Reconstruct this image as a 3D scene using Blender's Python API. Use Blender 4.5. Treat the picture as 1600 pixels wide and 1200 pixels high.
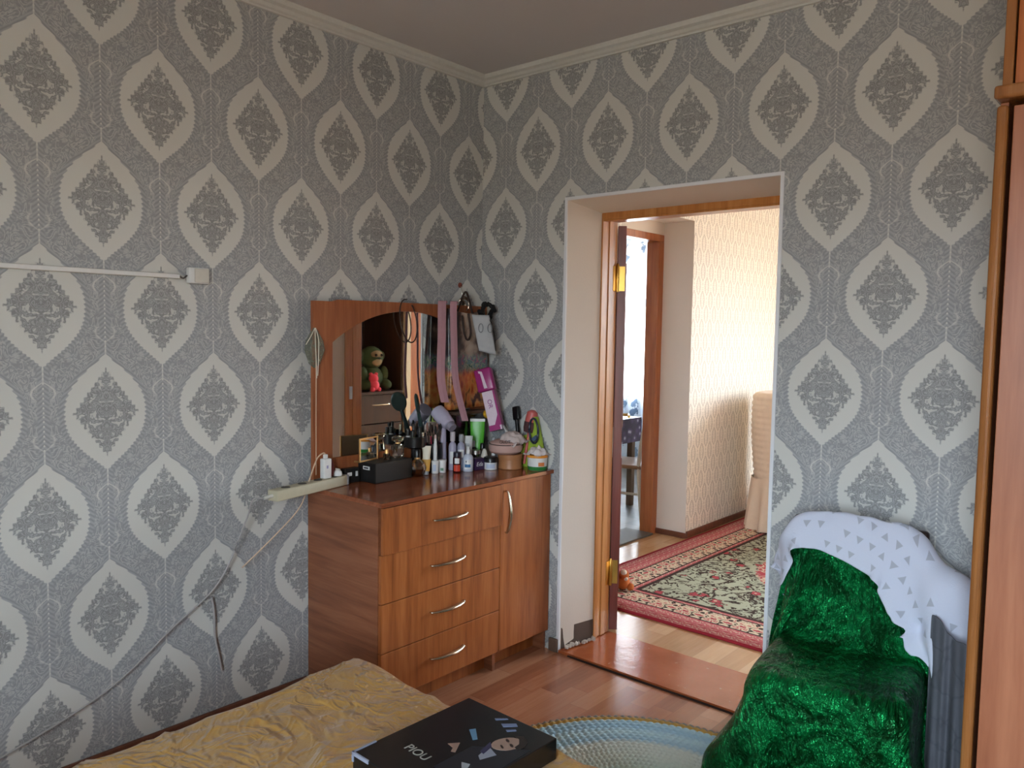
import bpy, bmesh, math, random
import numpy as np
from mathutils import Vector, Matrix, noise as mn

# ---------------------------------------------------------------- scene, camera, light
for o in list(bpy.data.objects): bpy.data.objects.remove(o, do_unlink=True)
S = bpy.context.scene
C = S.collection
PI = math.pi
random.seed(7)

CAM = (2.6463, -2.8287, 1.47)
yaw, pitch, roll, FPX = 0.712, -0.0685, 0.0158, 1238.08
def cam_axes():
    cy, sy = math.cos(yaw), math.sin(yaw)
    f = Vector((-sy*math.cos(pitch), cy*math.cos(pitch), math.sin(pitch)))
    r = Vector((cy, sy, 0)); u = r.cross(f)
    c, s = math.cos(roll), math.sin(roll)
    return c*r+s*u, -s*r+c*u, f
_r, _u, _f = cam_axes()
cd = bpy.data.cameras.new('camera'); cam = bpy.data.objects.new('camera', cd); C.objects.link(cam)
cd.sensor_width = 36; cd.lens = FPX*36/1600; cd.clip_start = 0.02
M = Matrix((_r, _u, -_f)).transposed().to_4x4(); M.translation = CAM
cam.matrix_world = M
S.camera = cam

vs = S.view_settings
vs.view_transform = 'Standard'; vs.look = 'None'; vs.gamma = 1; vs.use_curve_mapping = False
vs.exposure = 1.4
S.cycles.use_denoising = True
S.cycles.max_bounces = 8; S.cycles.diffuse_bounces = 5; S.cycles.sample_clamp_indirect = 6

# daylight: a bright overcast sky above, pale sunlit ground below the horizon
W = bpy.data.worlds.new('sky'); S.world = W; W.use_nodes = True
wt = W.node_tree; wt.nodes.clear()
_tc = wt.nodes.new('ShaderNodeTexCoord'); _sx = wt.nodes.new('ShaderNodeSeparateXYZ')
_rp = wt.nodes.new('ShaderNodeValToRGB'); _bg = wt.nodes.new('ShaderNodeBackground'); _wo = wt.nodes.new('ShaderNodeOutputWorld')
_mp = wt.nodes.new('ShaderNodeMapRange'); _mp.inputs[1].default_value = -0.25; _mp.inputs[2].default_value = 0.45
wt.links.new(_tc.outputs['Generated'], _sx.inputs[0]); wt.links.new(_sx.outputs[2], _mp.inputs[0])
wt.links.new(_mp.outputs[0], _rp.inputs[0]); wt.links.new(_rp.outputs[0], _bg.inputs[0]); wt.links.new(_bg.outputs[0], _wo.inputs[0])
_rp.color_ramp.elements[0].position = 0.30; _rp.color_ramp.elements[0].color = (0.28, 0.25, 0.21, 1)
_rp.color_ramp.elements[1].position = 0.50; _rp.color_ramp.elements[1].color = (0.74, 0.88, 1.0, 1)
_bg.inputs[1].default_value = 14.0

def window_light(name, loc, rot, sx, sy, watts, col):
    L = bpy.data.lights.new(name, 'AREA'); L.shape = 'RECTANGLE'; L.size = sx; L.size_y = sy; L.energy = watts; L.color = col
    o = bpy.data.objects.new(name, L); C.objects.link(o); o.location = loc; o.rotation_euler = rot
    return o
def portal(name, loc, rot, sx, sy):
    o = window_light(name, loc, rot, sx, sy, 1, (1, 1, 1)); o.data.cycles.is_portal = True
    return o
# bedroom window behind the camera, living-room window in its far wall, kitchen window
portal('bedroom_window_daylight', (2.70, -3.93, 1.50), (PI/2, 0, 0), 1.20, 1.50)
portal('living_room_window_daylight', (2.30, 4.62, 1.50), (-PI/2, 0, 0), 2.00, 1.70)
portal('kitchen_window_daylight', (-1.80, 4.62, 1.55), (-PI/2, 0, 0), 1.60, 1.50)
sun = bpy.data.lights.new('sun', 'SUN'); sun.energy = 12.0; sun.angle = 0.02; sun.color = (1, .93, .82)
so = bpy.data.objects.new('sun', sun); C.objects.link(so); so.rotation_euler = Vector((.52, -.74, -.62)).to_track_quat('-Z', 'Y').to_euler(); so.location = (0, 12, 9)

# ---------------------------------------------------------------- node helpers
def lin(r, g=None, b=None):
    if g is None: r, g, b = r
    f = lambda c: ((c/255+0.055)/1.055)**2.4 if c/255 > 0.04045 else c/255/12.92
    return (f(r), f(g), f(b), 1)
class V:
    """a float socket with arithmetic"""
    def __init__(s, t, k): s.t, s.k = t, k
    def op(s, o, *a):
        n = s.t.nodes.new('ShaderNodeMath'); n.operation = o
        for i, v in enumerate((s,)+a):
            if isinstance(v, V): s.t.links.new(v.k, n.inputs[i])
            else: n.inputs[i].default_value = v
        return V(s.t, n.outputs[0])
    def __add__(s, o): return s.op('ADD', o)
    __radd__ = __add__
    def __sub__(s, o): return s.op('SUBTRACT', o)
    def __rsub__(s, o): return s.op('MULTIPLY', -1.0).op('ADD', o)
    def __mul__(s, o): return s.op('MULTIPLY', o)
    __rmul__ = __mul__
    def __truediv__(s, o): return s.op('DIVIDE', o)
    def abs(s): return s.op('ABSOLUTE')
    def sin(s): return s.op('SINE')
    def cos(s): return s.op('COSINE')
    def pow(s, p): return s.op('POWER', p)
    def lt(s, o): return s.op('LESS_THAN', o)
    def gt(s, o): return s.op('GREATER_THAN', o)
    def max(s, o): return s.op('MAXIMUM', o)
    def min(s, o): return s.op('MINIMUM', o)
    def frac(s): return s.op('FRACT')
    def floor(s): return s.op('FLOOR')
    def sqrt(s): return s.op('SQRT')
    def step(s, w):   # smooth 0..1 across -w..w
        n = s.t.nodes.new('ShaderNodeMapRange'); n.interpolation_type = 'SMOOTHSTEP'
        s.t.links.new(s.k, n.inputs[0]); n.inputs[1].default_value = -w; n.inputs[2].default_value = w
        return V(s.t, n.outputs[0])
class Mat:
    def __init__(s, name):
        s.m = bpy.data.materials.new(name); s.m.use_nodes = True; s.t = s.m.node_tree
        s.b = s.t.nodes['Principled BSDF']; s.out = s.t.nodes['Material Output']
    def n(s, t): return s.t.nodes.new(t)
    def link(s, a, b): s.t.links.new(a.k if isinstance(a, V) else a, b)
    def obj(s):
        if not hasattr(s, '_o'):
            s._o = s.n('ShaderNodeTexCoord').outputs['Object']
        return s._o
    def uvw(s): return s.n('ShaderNodeUVMap').outputs[0]
    def xyz(s, sock):
        n = s.n('ShaderNodeSeparateXYZ'); s.link(sock, n.inputs[0]); return [V(s.t, k) for k in n.outputs]
    def vec(s, x, y, z=0.0):
        n = s.n('ShaderNodeCombineXYZ')
        for i, v in enumerate((x, y, z)):
            if isinstance(v, V): s.link(v, n.inputs[i])
            else: n.inputs[i].default_value = v
        return n.outputs[0]
    def noise(s, vec, scale=5, detail=2, rough=.5, dist=0):
        n = s.n('ShaderNodeTexNoise'); s.link(vec, n.inputs['Vector']); n.inputs['Scale'].default_value = scale
        n.inputs['Detail'].default_value = detail; n.inputs['Roughness'].default_value = rough; n.inputs['Distortion'].default_value = dist
        return V(s.t, n.outputs[0])
    def voro(s, vec, scale=5, feat='F1', rnd=1.0):
        n = s.n('ShaderNodeTexVoronoi'); n.feature = feat; s.link(vec, n.inputs['Vector']); n.inputs['Scale'].default_value = scale
        n.inputs['Randomness'].default_value = rnd
        return V(s.t, n.outputs[0]), n
    def mix(s, f, a, b):
        n = s.n('ShaderNodeMix'); n.data_type = 'RGBA'
        if isinstance(f, V): s.link(f, n.inputs[0])
        else: n.inputs[0].default_value = f
        for i, v in ((6, a), (7, b)):
            if isinstance(v, tuple): n.inputs[i].default_value = v
            else: s.link(v, n.inputs[i])
        return n.outputs[2]
    def ramp(s, f, stops):
        n = s.n('ShaderNodeValToRGB'); s.link(f, n.inputs[0]); e = n.color_ramp.elements
        while len(e) < len(stops): e.new(.5)
        for el, (p, c) in zip(e, stops): el.position = p; el.color = c
        return n.outputs[0]
    def bump(s, h, strength=.3, dist=.002):
        n = s.n('ShaderNodeBump'); n.inputs['Strength'].default_value = strength; n.inputs['Distance'].default_value = dist
        s.link(h, n.inputs['Height']); s.link(n.outputs[0], s.b.inputs['Normal'])
    def col(s, c):
        if isinstance(c, tuple): s.b.inputs['Base Color'].default_value = c
        else: s.link(c, s.b.inputs['Base Color'])
        return s
    def set(s, **k):
        for a, v in k.items():
            i = s.b.inputs[a.replace('_', ' ').title().replace('Ior', 'IOR')]
            if isinstance(v, V): s.link(v, i)
            else: i.default_value = v
        return s
_cache = {}
def plain(name, rgb, rough=.5, metal=0.0, **k):
    if name in _cache: return _cache[name]
    M_ = Mat(name); o = M_.obj(); nz = M_.noise(o, 60, 2)
    c = lin(rgb); d = tuple(x*.86 for x in c[:3])+(1,)
    M_.col(M_.mix(nz, d, c)).set(roughness=rough, metallic=metal, **k)
    _cache[name] = M_.m
    return M_.m

# ---------------------------------------------------------------- mesh helpers
def box(bm, x0, x1, y0, y1, z0, z1, bev=0.0, seg=2, mat=None):
    vs_ = [bm.verts.new((x, y, z)) for z in (z0, z1) for y in (y0, y1) for x in (x0, x1)]
    fs = [bm.faces.new([vs_[i] for i in q]) for q in ((0, 2, 3, 1), (4, 5, 7, 6), (0, 1, 5, 4), (2, 6, 7, 3), (0, 4, 6, 2), (1, 3, 7, 5))]
    if mat is not None: bmesh.ops.transform(bm, matrix=mat, verts=vs_)
    if bev > 0:
        es = list({e for f in fs for e in f.edges})
        bmesh.ops.bevel(bm, geom=es, offset=bev, segments=seg, profile=.5, affect='EDGES')
def lathe(bm, prof, seg=24, c=(0, 0, 0), sx=1.0, sy=1.0, mat=None):
    rings = []
    for r, z in prof:
        if r < 1e-6: rings.append([bm.verts.new((c[0], c[1], c[2]+z))])
        else: rings.append([bm.verts.new((c[0]+sx*r*math.cos(2*PI*i/seg), c[1]+sy*r*math.sin(2*PI*i/seg), c[2]+z)) for i in range(seg)])
    for a, b in zip(rings, rings[1:]):
        for i in range(seg):
            j = (i+1) % seg
            if len(a) == 1 and len(b) == 1: continue
            if len(a) == 1: bm.faces.new((a[0], b[j], b[i]))
            elif len(b) == 1: bm.faces.new((a[i], a[j], b[0]))
            else: bm.faces.new((a[i], a[j], b[j], b[i]))
    if len(rings[0]) > 1: bm.faces.new(list(reversed(rings[0])))
    if len(rings[-1]) > 1: bm.faces.new(rings[-1])
    if mat is not None: bmesh.ops.transform(bm, matrix=mat, verts=[v for r in rings for v in r])
def catmull(pts, n=6):
    P = [Vector(p) for p in pts]; out = []
    for i in range(len(P)-1):
        a, b, c, d = P[max(i-1, 0)], P[i], P[i+1], P[min(i+2, len(P)-1)]
        for k in range(n):
            t = k/n
            out.append(.5*((2*b)+(c-a)*t+(2*a-5*b+4*c-d)*t*t+(3*b-a-3*c+d)*t**3))
    out.append(P[-1]); return out
def tube(bm, pts, r, seg=8, smooth=0, closed=False, flat=1.0):
    P = catmull(pts, smooth) if smooth else [Vector(p) for p in pts]
    rr = r if isinstance(r, (list, tuple)) else None
    rings = []; up = Vector((.123, .345, .93)).normalized()
    for i, p in enumerate(P):
        if closed: d = P[(i+1) % len(P)]-P[i-1]
        else: d = P[min(i+1, len(P)-1)]-P[max(i-1, 0)]
        d.normalize(); a = d.cross(up)
        if a.length < 1e-4: a = d.cross(Vector((1, 0, 0)))
        a.normalize(); b = a.cross(d); b.normalize()
        if rr:
            t = i/(len(P)-1)*(len(rr)-1); k = min(int(t), len(rr)-2); R_ = rr[k]+(rr[k+1]-rr[k])*(t-k)
        else: R_ = r
        rings.append([bm.verts.new(p+a*R_*math.cos(2*PI*k/seg)+b*R_*flat*math.sin(2*PI*k/seg)) for k in range(seg)])
    prs = list(zip(rings, rings[1:]))
    if closed: prs.append((rings[-1], rings[0]))
    for x, y in prs:
        for k in range(seg): bm.faces.new((x[k], x[(k+1) % seg], y[(k+1) % seg], y[k]))
    if not closed: bm.faces.new(list(reversed(rings[0]))); bm.faces.new(rings[-1])
def prism(bm, poly, z0, z1, mat=None):
    a = [bm.verts.new((x, y, z0)) for x, y in poly]; b = [bm.verts.new((x, y, z1)) for x, y in poly]
    bm.faces.new(list(reversed(a))); bm.faces.new(b); n = len(a)
    for i in range(n): bm.faces.new((a[i], a[(i+1) % n], b[(i+1) % n], b[i]))
    if mat is not None: bmesh.ops.transform(bm, matrix=mat, verts=a+b)
def gridmesh(bm, P, closed_u=False):
    n, m = len(P), len(P[0])
    v = [[bm.verts.new(P[i][j]) for j in range(m)] for i in range(n)]
    for i in range(n if closed_u else n-1):
        for j in range(m-1): bm.faces.new((v[i][j], v[(i+1) % n][j], v[(i+1) % n][j+1], v[i][j+1]))
    return v
def ball(bm, c, r, seg=16, rings=10, s=(1, 1, 1), mat=None):
    m_ = Matrix.Translation(c) @ Matrix.Diagonal((r*s[0], r*s[1], r*s[2], 1))
    if mat is not None: m_ = mat @ m_
    bmesh.ops.create_uvsphere(bm, u_segments=seg, v_segments=rings, radius=1, matrix=m_)

def ob(name, bm, mat, parent=None, smooth=False, loc=None, rot=None):
    me = bpy.data.meshes.new(name)
    bmesh.ops.recalc_face_normals(bm, faces=bm.faces)
    bm.to_mesh(me); bm.free()
    if mat: me.materials.append(mat)
    if smooth:
        for p in me.polygons: p.use_smooth = True
        if smooth != 'all':
            try: me.set_sharp_from_angle(angle=math.radians(40))
            except Exception: pass
    o = bpy.data.objects.new(name, me); C.objects.link(o)
    if parent: o.parent = parent
    if loc: o.location = loc
    if rot: o.rotation_euler = rot
    return o
def nb(): return bmesh.new()
def part(name, mat, parent, f, smooth=False, label=None, **k):
    bm = nb(); f(bm); o = ob(name, bm, mat, parent, smooth, **k)
    if label: o['label'] = label
    return o
def thing(name, label, cat, loc=(0, 0, 0), rz=0.0, group=None, rot=None):
    o = bpy.data.objects.new(name, None); C.objects.link(o); o.empty_display_size = .05
    o.location = loc; o.rotation_euler = rot if rot else (0, 0, rz)
    return tag(o, label, cat, group)
def tag(o, label, cat, group=None):
    o['label'] = label; o['category'] = cat
    if group: o['group'] = group
    return o
def struct(name, bm, mat, parent=None, smooth=False):
    o = ob(name, bm, mat, parent, smooth)
    if parent is None: o['kind'] = 'structure'
    return o
def text(name, body, size, mat, parent, M_, ext=.0004, sx=1.0, shear=0.0):
    cu = bpy.data.curves.new(name, 'FONT'); cu.body = body; cu.size = size; cu.align_x = 'CENTER'; cu.align_y = 'CENTER'
    cu.extrude = ext; cu.shear = shear
    t = bpy.data.objects.new(name+'_tmp', cu); C.objects.link(t)
    me = bpy.data.meshes.new_from_object(t.evaluated_get(bpy.context.evaluated_depsgraph_get()))
    bpy.data.objects.remove(t, do_unlink=True)
    me.transform(M_ @ Matrix.Diagonal((sx, 1, 1, 1))); me.materials.append(mat)
    o = bpy.data.objects.new(name, me); C.objects.link(o); o.parent = parent
    return o
def facing(origin, right, up):
    r = Vector(right).normalized(); u = Vector(up).normalized(); n = r.cross(u)
    m_ = Matrix((r, u, n)).transposed().to_4x4(); m_.translation = origin
    return m_

# ---------------------------------------------------------------- materials of the setting
def hash2(M_, a, b, c=0.0):
    n = M_.n('ShaderNodeTexWhiteNoise'); M_.link(M_.vec(a, b, c), n.inputs[0]); return V(M_.t, n.outputs[0])
def lattice(M_, U, Vv, pu, pv, h, w0, p):
    """half-drop ogee lattice: returns x, y (metres from the nearest ogee centre) and e (signed inset from its outline)"""
    res = []
    for off in (0.5, 0.0):
        x = ((U+off).frac()-.5)*pu; y = ((Vv+off).frac()-.5)*pv
        t = (y.abs()/h).min(1.0); w = (1.0-t.pow(2.4)).pow(p)*w0
        res.append((x, y, w-x.abs()))
    (xa, ya, ea), (xb, yb, eb) = res
    s = eb.gt(ea)
    sel = lambda a, b: a+(b-a)*s
    return sel(xa, xb), sel(ya, yb), ea.max(eb)
def wallpaper():
    M_ = Mat('ogee_damask_wallpaper'); u, v, _ = M_.xyz(M_.uvw())
    x, y, e = lattice(M_, u, v, .372, .672, .192, .126, 1.35)
    ax = x.abs(); ay = y.abs()
    sym = M_.vec(ax, y, .37)
    n1 = M_.noise(sym, 27, 2, .55, .7); n2 = M_.noise(sym, 44, 1, .5, .9)
    # ogee outline with leafy teeth
    teeth = (((y+ax*.5)*(2*PI/.0150)).sin())*.0028
    og = (e+teeth).step(.0016)
    # feathered border leaves outside the outline
    near = (e+.017).step(.004)
    leaf = ((y*1.0+ax*.8)*(2*PI/.0150)+n1*3.0).sin()
    # scrollwork in the silver ground
    scroll = (n1*46.0).sin(); scroll2 = (n2*30.0).sin()
    curl = M_.voro(M_.vec(ax, y, 2.1), 26, 'F1')[0]; curls = (curl*210.0).sin()
    ground = near*leaf*.5+(1.0-near)*(scroll*.35+curls*.25+scroll2*.2)
    lightline = (1.0-near)*(scroll*.6+curls*.55-.50).step(.14)
    # crown under each ogee
    yy = y*-1.0-.232
    chev = (.0030-(ax-(yy*(PI*.72/.052)).sin()*.034).abs()).step(.0016)*yy.gt(0.0)*yy.lt(.052)
    y3 = y-.226
    chev2 = (.0030-(ax-(y3*(PI*.72/.048)).sin()*.030).abs()).step(.0016)*y3.gt(0.0)*y3.lt(.048)
    stem = (.0022-ax).step(.0012)*(ay.gt(.185))*(ay.lt(.232))
    # diamond medallion inside the ogee
    d = ax/.096+ay/.135; s_ = ax/.096-ay/.135
    lob = ((s_*27.0).cos()*-.5+.5)*.10+(n2-.5)*.10
    dia = (1.0+lob*.85-d).step(.03)
    holes = (n2*1.0+(scroll*.03)-.615).step(.02)*(ax-.006).step(.003)
    vein = ((n2*44.0).sin()).step(.7)
    light = lin(208, 208, 202); silver = lin(180, 182, 184); dark = lin(136, 138, 140)
    g_out = M_.mix((ground*.5+.5), dark, silver)
    g_out = M_.mix((lightline*.6+chev*.8+chev2*.5+stem*.7).min(1.0), g_out, light)
    g_in = M_.mix(vein, lin(140, 141, 141), lin(168, 169, 169))
    g_in = M_.mix(holes*.8, g_in, light)
    inside = M_.mix(dia, light, g_in)
    fine = M_.noise(M_.vec(u, v), 900, 1)
    colr = M_.mix(og, g_out, inside)
    M_.col(M_.mix((fine-.5)*.25+.06, colr, lin(110, 110, 106)))
    M_.set(roughness=.62, specular_ior_level=.35)
    M_.bump(ground*.5*(1.0-og)+dia*og*(1.0-holes)*.5+og*-.25, .35, .0012)
    return M_.m
def cream_wallpaper():
    M_ = Mat('cream_damask_wallpaper'); u, v, _ = M_.xyz(M_.uvw())
    x, y, e = lattice(M_, u, v, .125, .20, .070, .030, 1.2)
    ax = x.abs(); n1 = M_.noise(M_.vec(ax, y, .2), 55, 2, .5, .8)
    ring = (.0055-(e-.004).abs()).step(.003)
    core = ((n1*30.0).sin()).step(.6)*(e-.004).step(.004)
    fea = ((y*2*PI/.013+n1*3.0).sin()).step(.5)*(.012-(e+.006).abs()).step(.004)*y.gt(-.05)
    drop = (.008-(ax+(y+.084).abs()*.6)).step(.002)
    pat = (ring*.75+core*.5+fea*.45+drop*.6).min(1.0)
    M_.col(M_.mix(pat*.75, lin(238, 230, 216), lin(168, 160, 148))).set(roughness=.6)
    return M_.m
def plaster(name, rgb, amp=.12):
    M_ = Mat(name); n1 = M_.noise(M_.obj(), 7, 4, .6); n2 = M_.noise(M_.obj(), 90, 2)
    c = lin(rgb); M_.col(M_.mix(n1*amp*2, c, tuple(k*.8 for k in c[:3])+(1,))).set(roughness=.75)
    M_.bump(n2+n1*2.0, .15, .002); return M_.m
def linoleum(name, tones, w, l, rough):
    M_ = Mat(name); x, y, z = M_.xyz(M_.obj())
    row = (x/w).floor(); ofs = hash2(M_, row, 3.0); q = y/l+ofs; col_ = q.floor()
    h = hash2(M_, row, col_, 1.0)
    g = M_.noise(M_.vec(x*22.0, y*1.6+h*9.0, h*5.0), 3, 4, .6, .4)
    blot = M_.noise(M_.obj(), 3.0, 3, .6)
    c = M_.ramp(h*.75+g*.5-.12, [(0.05, lin(tones[0])), (.5, lin(tones[1])), (.95, lin(tones[2]))])
    edge = ((x/w).frac()-.5).abs().gt(.487).max((q.frac()-.5).abs().gt(.496))
    c = M_.mix(edge*.30, c, lin(tones[3]))
    M_.col(c).set(roughness=blot*.16+rough, specular_ior_level=.6)
    M_.bump(blot*3.0+g*.3, .12, .004)
    return M_.m
def wood(name, dark, mid, light, axis='z', rough=.35, scale=1.0):
    M_ = Mat(name); x, y, z = M_.xyz(M_.obj())
    k = 26.0*scale; a = 1.7*scale
    c = {'z': (x*k, y*k, z*a), 'y': (x*k, y*a, z*k), 'x': (x*a, y*k, z*k)}[axis]
    g = M_.noise(M_.vec(*c), 1.0, 5, .62, .55)
    f = M_.noise(M_.vec(*[q*5.0 for q in c]), 1.0, 2)
    M_.col(M_.ramp(g*.8+f*.2, [(.30, lin(dark)), (.5, lin(mid)), (.72, lin(light))])).set(roughness=rough, specular_ior_level=.5)
    return M_.m
MW = wallpaper(); MCW = cream_wallpaper()
MPL = plaster('cream_plaster', (224, 214, 202)); MPW = plaster('white_plaster', (226, 228, 232), .06)
MCEIL = plaster('ceiling_whitewash', (200, 196, 196), .05)
MLIN = linoleum('brown_plank_linoleum', [(136, 84, 60), (170, 112, 82), (194, 142, 110), (104, 60, 44)], .085, .46, .14)
MLIN2 = linoleum('honey_plank_linoleum', [(176, 132, 92), (202, 162, 120), (218, 184, 146), (150, 108, 76)], .11, .7, .12)
MDOOR = wood('varnished_pine', (158, 98, 44), (186, 122, 62), (204, 146, 88), 'z', .3)
MLEAF = wood('mahogany_varnish', (96, 42, 32), (118, 54, 42), (134, 68, 54), 'z', .35)
MBASE = wood('brown_baseboard_paint', (84, 48, 34), (104, 62, 44), (120, 74, 54), 'x', .4)
MORANGE = wood('orange_laminate', (150, 82, 40), (176, 100, 52), (196, 122, 70), 'z', .35)

def quads(name, Q, mat, uvf=None, parent=None, mats=None):
    """Q: list of (4 corners[, material index])"""
    me = bpy.data.meshes.new(name); vv = []; ff = []; mi = []
    for q in Q:
        c = q[0] if isinstance(q[0][0], (tuple, list)) else q
        k = q[1] if c is not q else 0
        ff.append(tuple(range(len(vv), len(vv)+len(c)))); vv += list(c); mi.append(k)
    me.from_pydata(vv, [], ff)
    for m_ in (mats or [mat]): me.materials.append(m_)
    for p, k in zip(me.polygons, mi): p.material_index = k
    if uvf:
        L = me.uv_layers.new(name='UVMap')
        for lp in me.loops: L.data[lp.index].uv = uvf(*me.vertices[lp.vertex_index].co)
    o = bpy.data.objects.new(name, me); C.objects.link(o)
    if parent: o.parent = parent
    else: o['kind'] = 'structure'
    return o
def slab(Q, x0, x1, y0, y1, z0, z1, k=0, faces='xXyYzZ', front=None):
    """box faces appended to Q; front=(face letter, material)"""
    P = {'x': ((x0, y0, z0), (x0, y0, z1), (x0, y1, z1), (x0, y1, z0)), 'X': ((x1, y0, z0), (x1, y1, z0), (x1, y1, z1), (x1, y0, z1)),
         'y': ((x0, y0, z0), (x1, y0, z0), (x1, y0, z1), (x0, y0, z1)), 'Y': ((x0, y1, z0), (x0, y1, z1), (x1, y1, z1), (x1, y1, z0)),
         'z': ((x0, y0, z0), (x0, y1, z0), (x1, y1, z0), (x1, y0, z0)), 'Z': ((x0, y0, z1), (x1, y0, z1), (x1, y1, z1), (x0, y1, z1))}
    for f in faces: Q.append((P[f], front[1] if front and f in front[0] else k))

# ---------------------------------------------------------------- bedroom shell
ZC = 2.66; XR = 3.35; YN = -3.90
DX0, DX1, DZ = .5122, 1.4737, 2.042; TW = .33
uvL = lambda x, y, z: ((y+1.943)/.3685, (z-2.188)/.669)
uvB = lambda x, y, z: ((x-1.658)/.3775, (z-1.946)/.679)
Q = []; slab(Q, -.12, 0, YN-.25, 0, 0, ZC, 1, front=('X', 0)); quads('wall_left', Q, None, uvL, mats=[MW, MPL])
Q = []
slab(Q, -.12, DX0, 0, TW, 0, ZC, 1, front=('y', 0)); slab(Q, DX1, XR+.15, 0, TW, 0, ZC, 1, front=('y', 0)); slab(Q, DX0, DX1, 0, TW, DZ, ZC, 1, front=('y', 0))
quads('wall_back', Q, None, uvB, mats=[MW, MPL])
Q = []; slab(Q, XR, XR+.15, YN-.25, 0, 0, ZC, 1, front=('x', 0)); quads('wall_right', Q, None, uvL, mats=[MW, MPL])
Q = []; WX0, WX1, WZ0, WZ1 = 2.10, 3.30, .75, 2.25
slab(Q, 0, WX0, YN-.25, YN, 0, ZC, 1, front=('Y', 0)); slab(Q, WX1, XR, YN-.25, YN, 0, ZC, 1, front=('Y', 0))
slab(Q, WX0, WX1, YN-.25, YN, 0, WZ0, 1, front=('Y', 0)); slab(Q, WX0, WX1, YN-.25, YN, WZ1, ZC, 1, front=('Y', 0))
quads('wall_near', Q, None, uvB, mats=[MW, MPL])
Q = []; slab(Q, -.12, XR+.15, YN-.25, 0, ZC, ZC+.1); quads('ceiling', Q, MCEIL)
Q = []; slab(Q, -.12, XR+.15, YN-.25, 0, -.1, 0); quads('floor', Q, MLIN)

def window_unit(name, x0, x1, y, z0, z1, mullions):
    e = bpy.data.objects.new(name, None); C.objects.link(e); e.location = ((x0+x1)/2, y, z0); e['kind'] = 'structure'
    wpaint = plain('white_window_paint', (232, 232, 228), .35)
    ox, oy, oz = e.location
    def bars(bm):
        f = .055
        for a in (x0, x1-f): box(bm, a-ox, a+f-ox, -.035, .035, 0, z1-z0)
        for a in (0, z1-z0-f): box(bm, x0+f-ox, x1-f-ox, -.035, .035, a, a+f)
        for m_ in mullions: box(bm, m_-.035-ox, m_+.035-ox, -.035, .035, f, z1-z0-f)
    part('window_frame', wpaint, e, bars)
    if 'pane_glass' not in _cache:
        G = Mat('window_pane_glass'); t = G.n('ShaderNodeBsdfTransparent'); g = G.n('ShaderNodeBsdfGlossy'); g.inputs['Roughness'].default_value = .02
        mx = G.n('ShaderNodeMixShader'); mx.inputs[0].default_value = .07; G.link(t.outputs[0], mx.inputs[1]); G.link(g.outputs[0], mx.inputs[2]); G.link(mx.outputs[0], G.out.inputs[0])
        _cache['pane_glass'] = G.m
    xs = [x0+.055]+[k for m_ in mullions for k in (m_-.035, m_+.035)]+[x1-.055]
    for a, b in zip(xs[::2], xs[1::2]):
        part('pane', _cache['pane_glass'], e, lambda bm: box(bm, a-ox, b-ox, -.003, .003, .055, z1-z0-.055))
    part('window_sill', wpaint, e, lambda bm: box(bm, x0-.05-ox, x1+.05-ox, .04 if y < 0 else -.20, .20 if y < 0 else -.04, -.03, .0, .006))
window_unit('window_1', WX0, WX1, YN-.12, WZ0, WZ1, [2.70])

# cornice along the ceiling (stepped moulding)
def cornice(name, axis, a0, a1, wall, sgn):
    prof = [(0, 0), (.012, 0), (.014, .006), (.022, .010), (.030, .020), (.044, .026), (.050, .036), (.052, .042), (0, .042)]
    bm = nb(); rings = []
    for t, inset in ((a0, 0), (a1, 1)):
        ring = []
        for d, h in prof:
            ring.append(bm.verts.new((wall+sgn*d, t, 2.618+h) if axis == 'y' else (t, wall+sgn*d, 2.618+h)))
        rings.append(ring)
    a, b = rings
    for i in range(len(a)): bm.faces.new((a[i], a[(i+1) % len(a)], b[(i+1) % len(b)], b[i]))
    bm.faces.new(a); bm.faces.new(b)
    return struct(name, bm, plain('cornice_foam', (208, 208, 202), .55))
cornice('trim_1', 'y', YN, -.0, 0.0, 1); cornice('trim_2', 'x', .0, XR, 0.0, -1); cornice('trim_3', 'y', YN, -.053, XR, -1); cornice('trim_4', 'x', .053, XR-.053, YN, 1)
# baseboards
def baseb(name, x0, x1, y0, y1, h=.068, mat=None):
    bm = nb(); box(bm, x0, x1, y0, y1, 0, h, .006, 2); return struct(name, bm, mat or MBASE)
baseb('baseboard_left', .001, .018, YN, -1.006)
baseb('baseboard_back', .462, .512, -.017, -.001, .062, plain('grey_brown_skirting', (112, 92, 78), .5))
baseb('baseboard_right', DX1+.02, XR, -.017, -.001)

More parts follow.
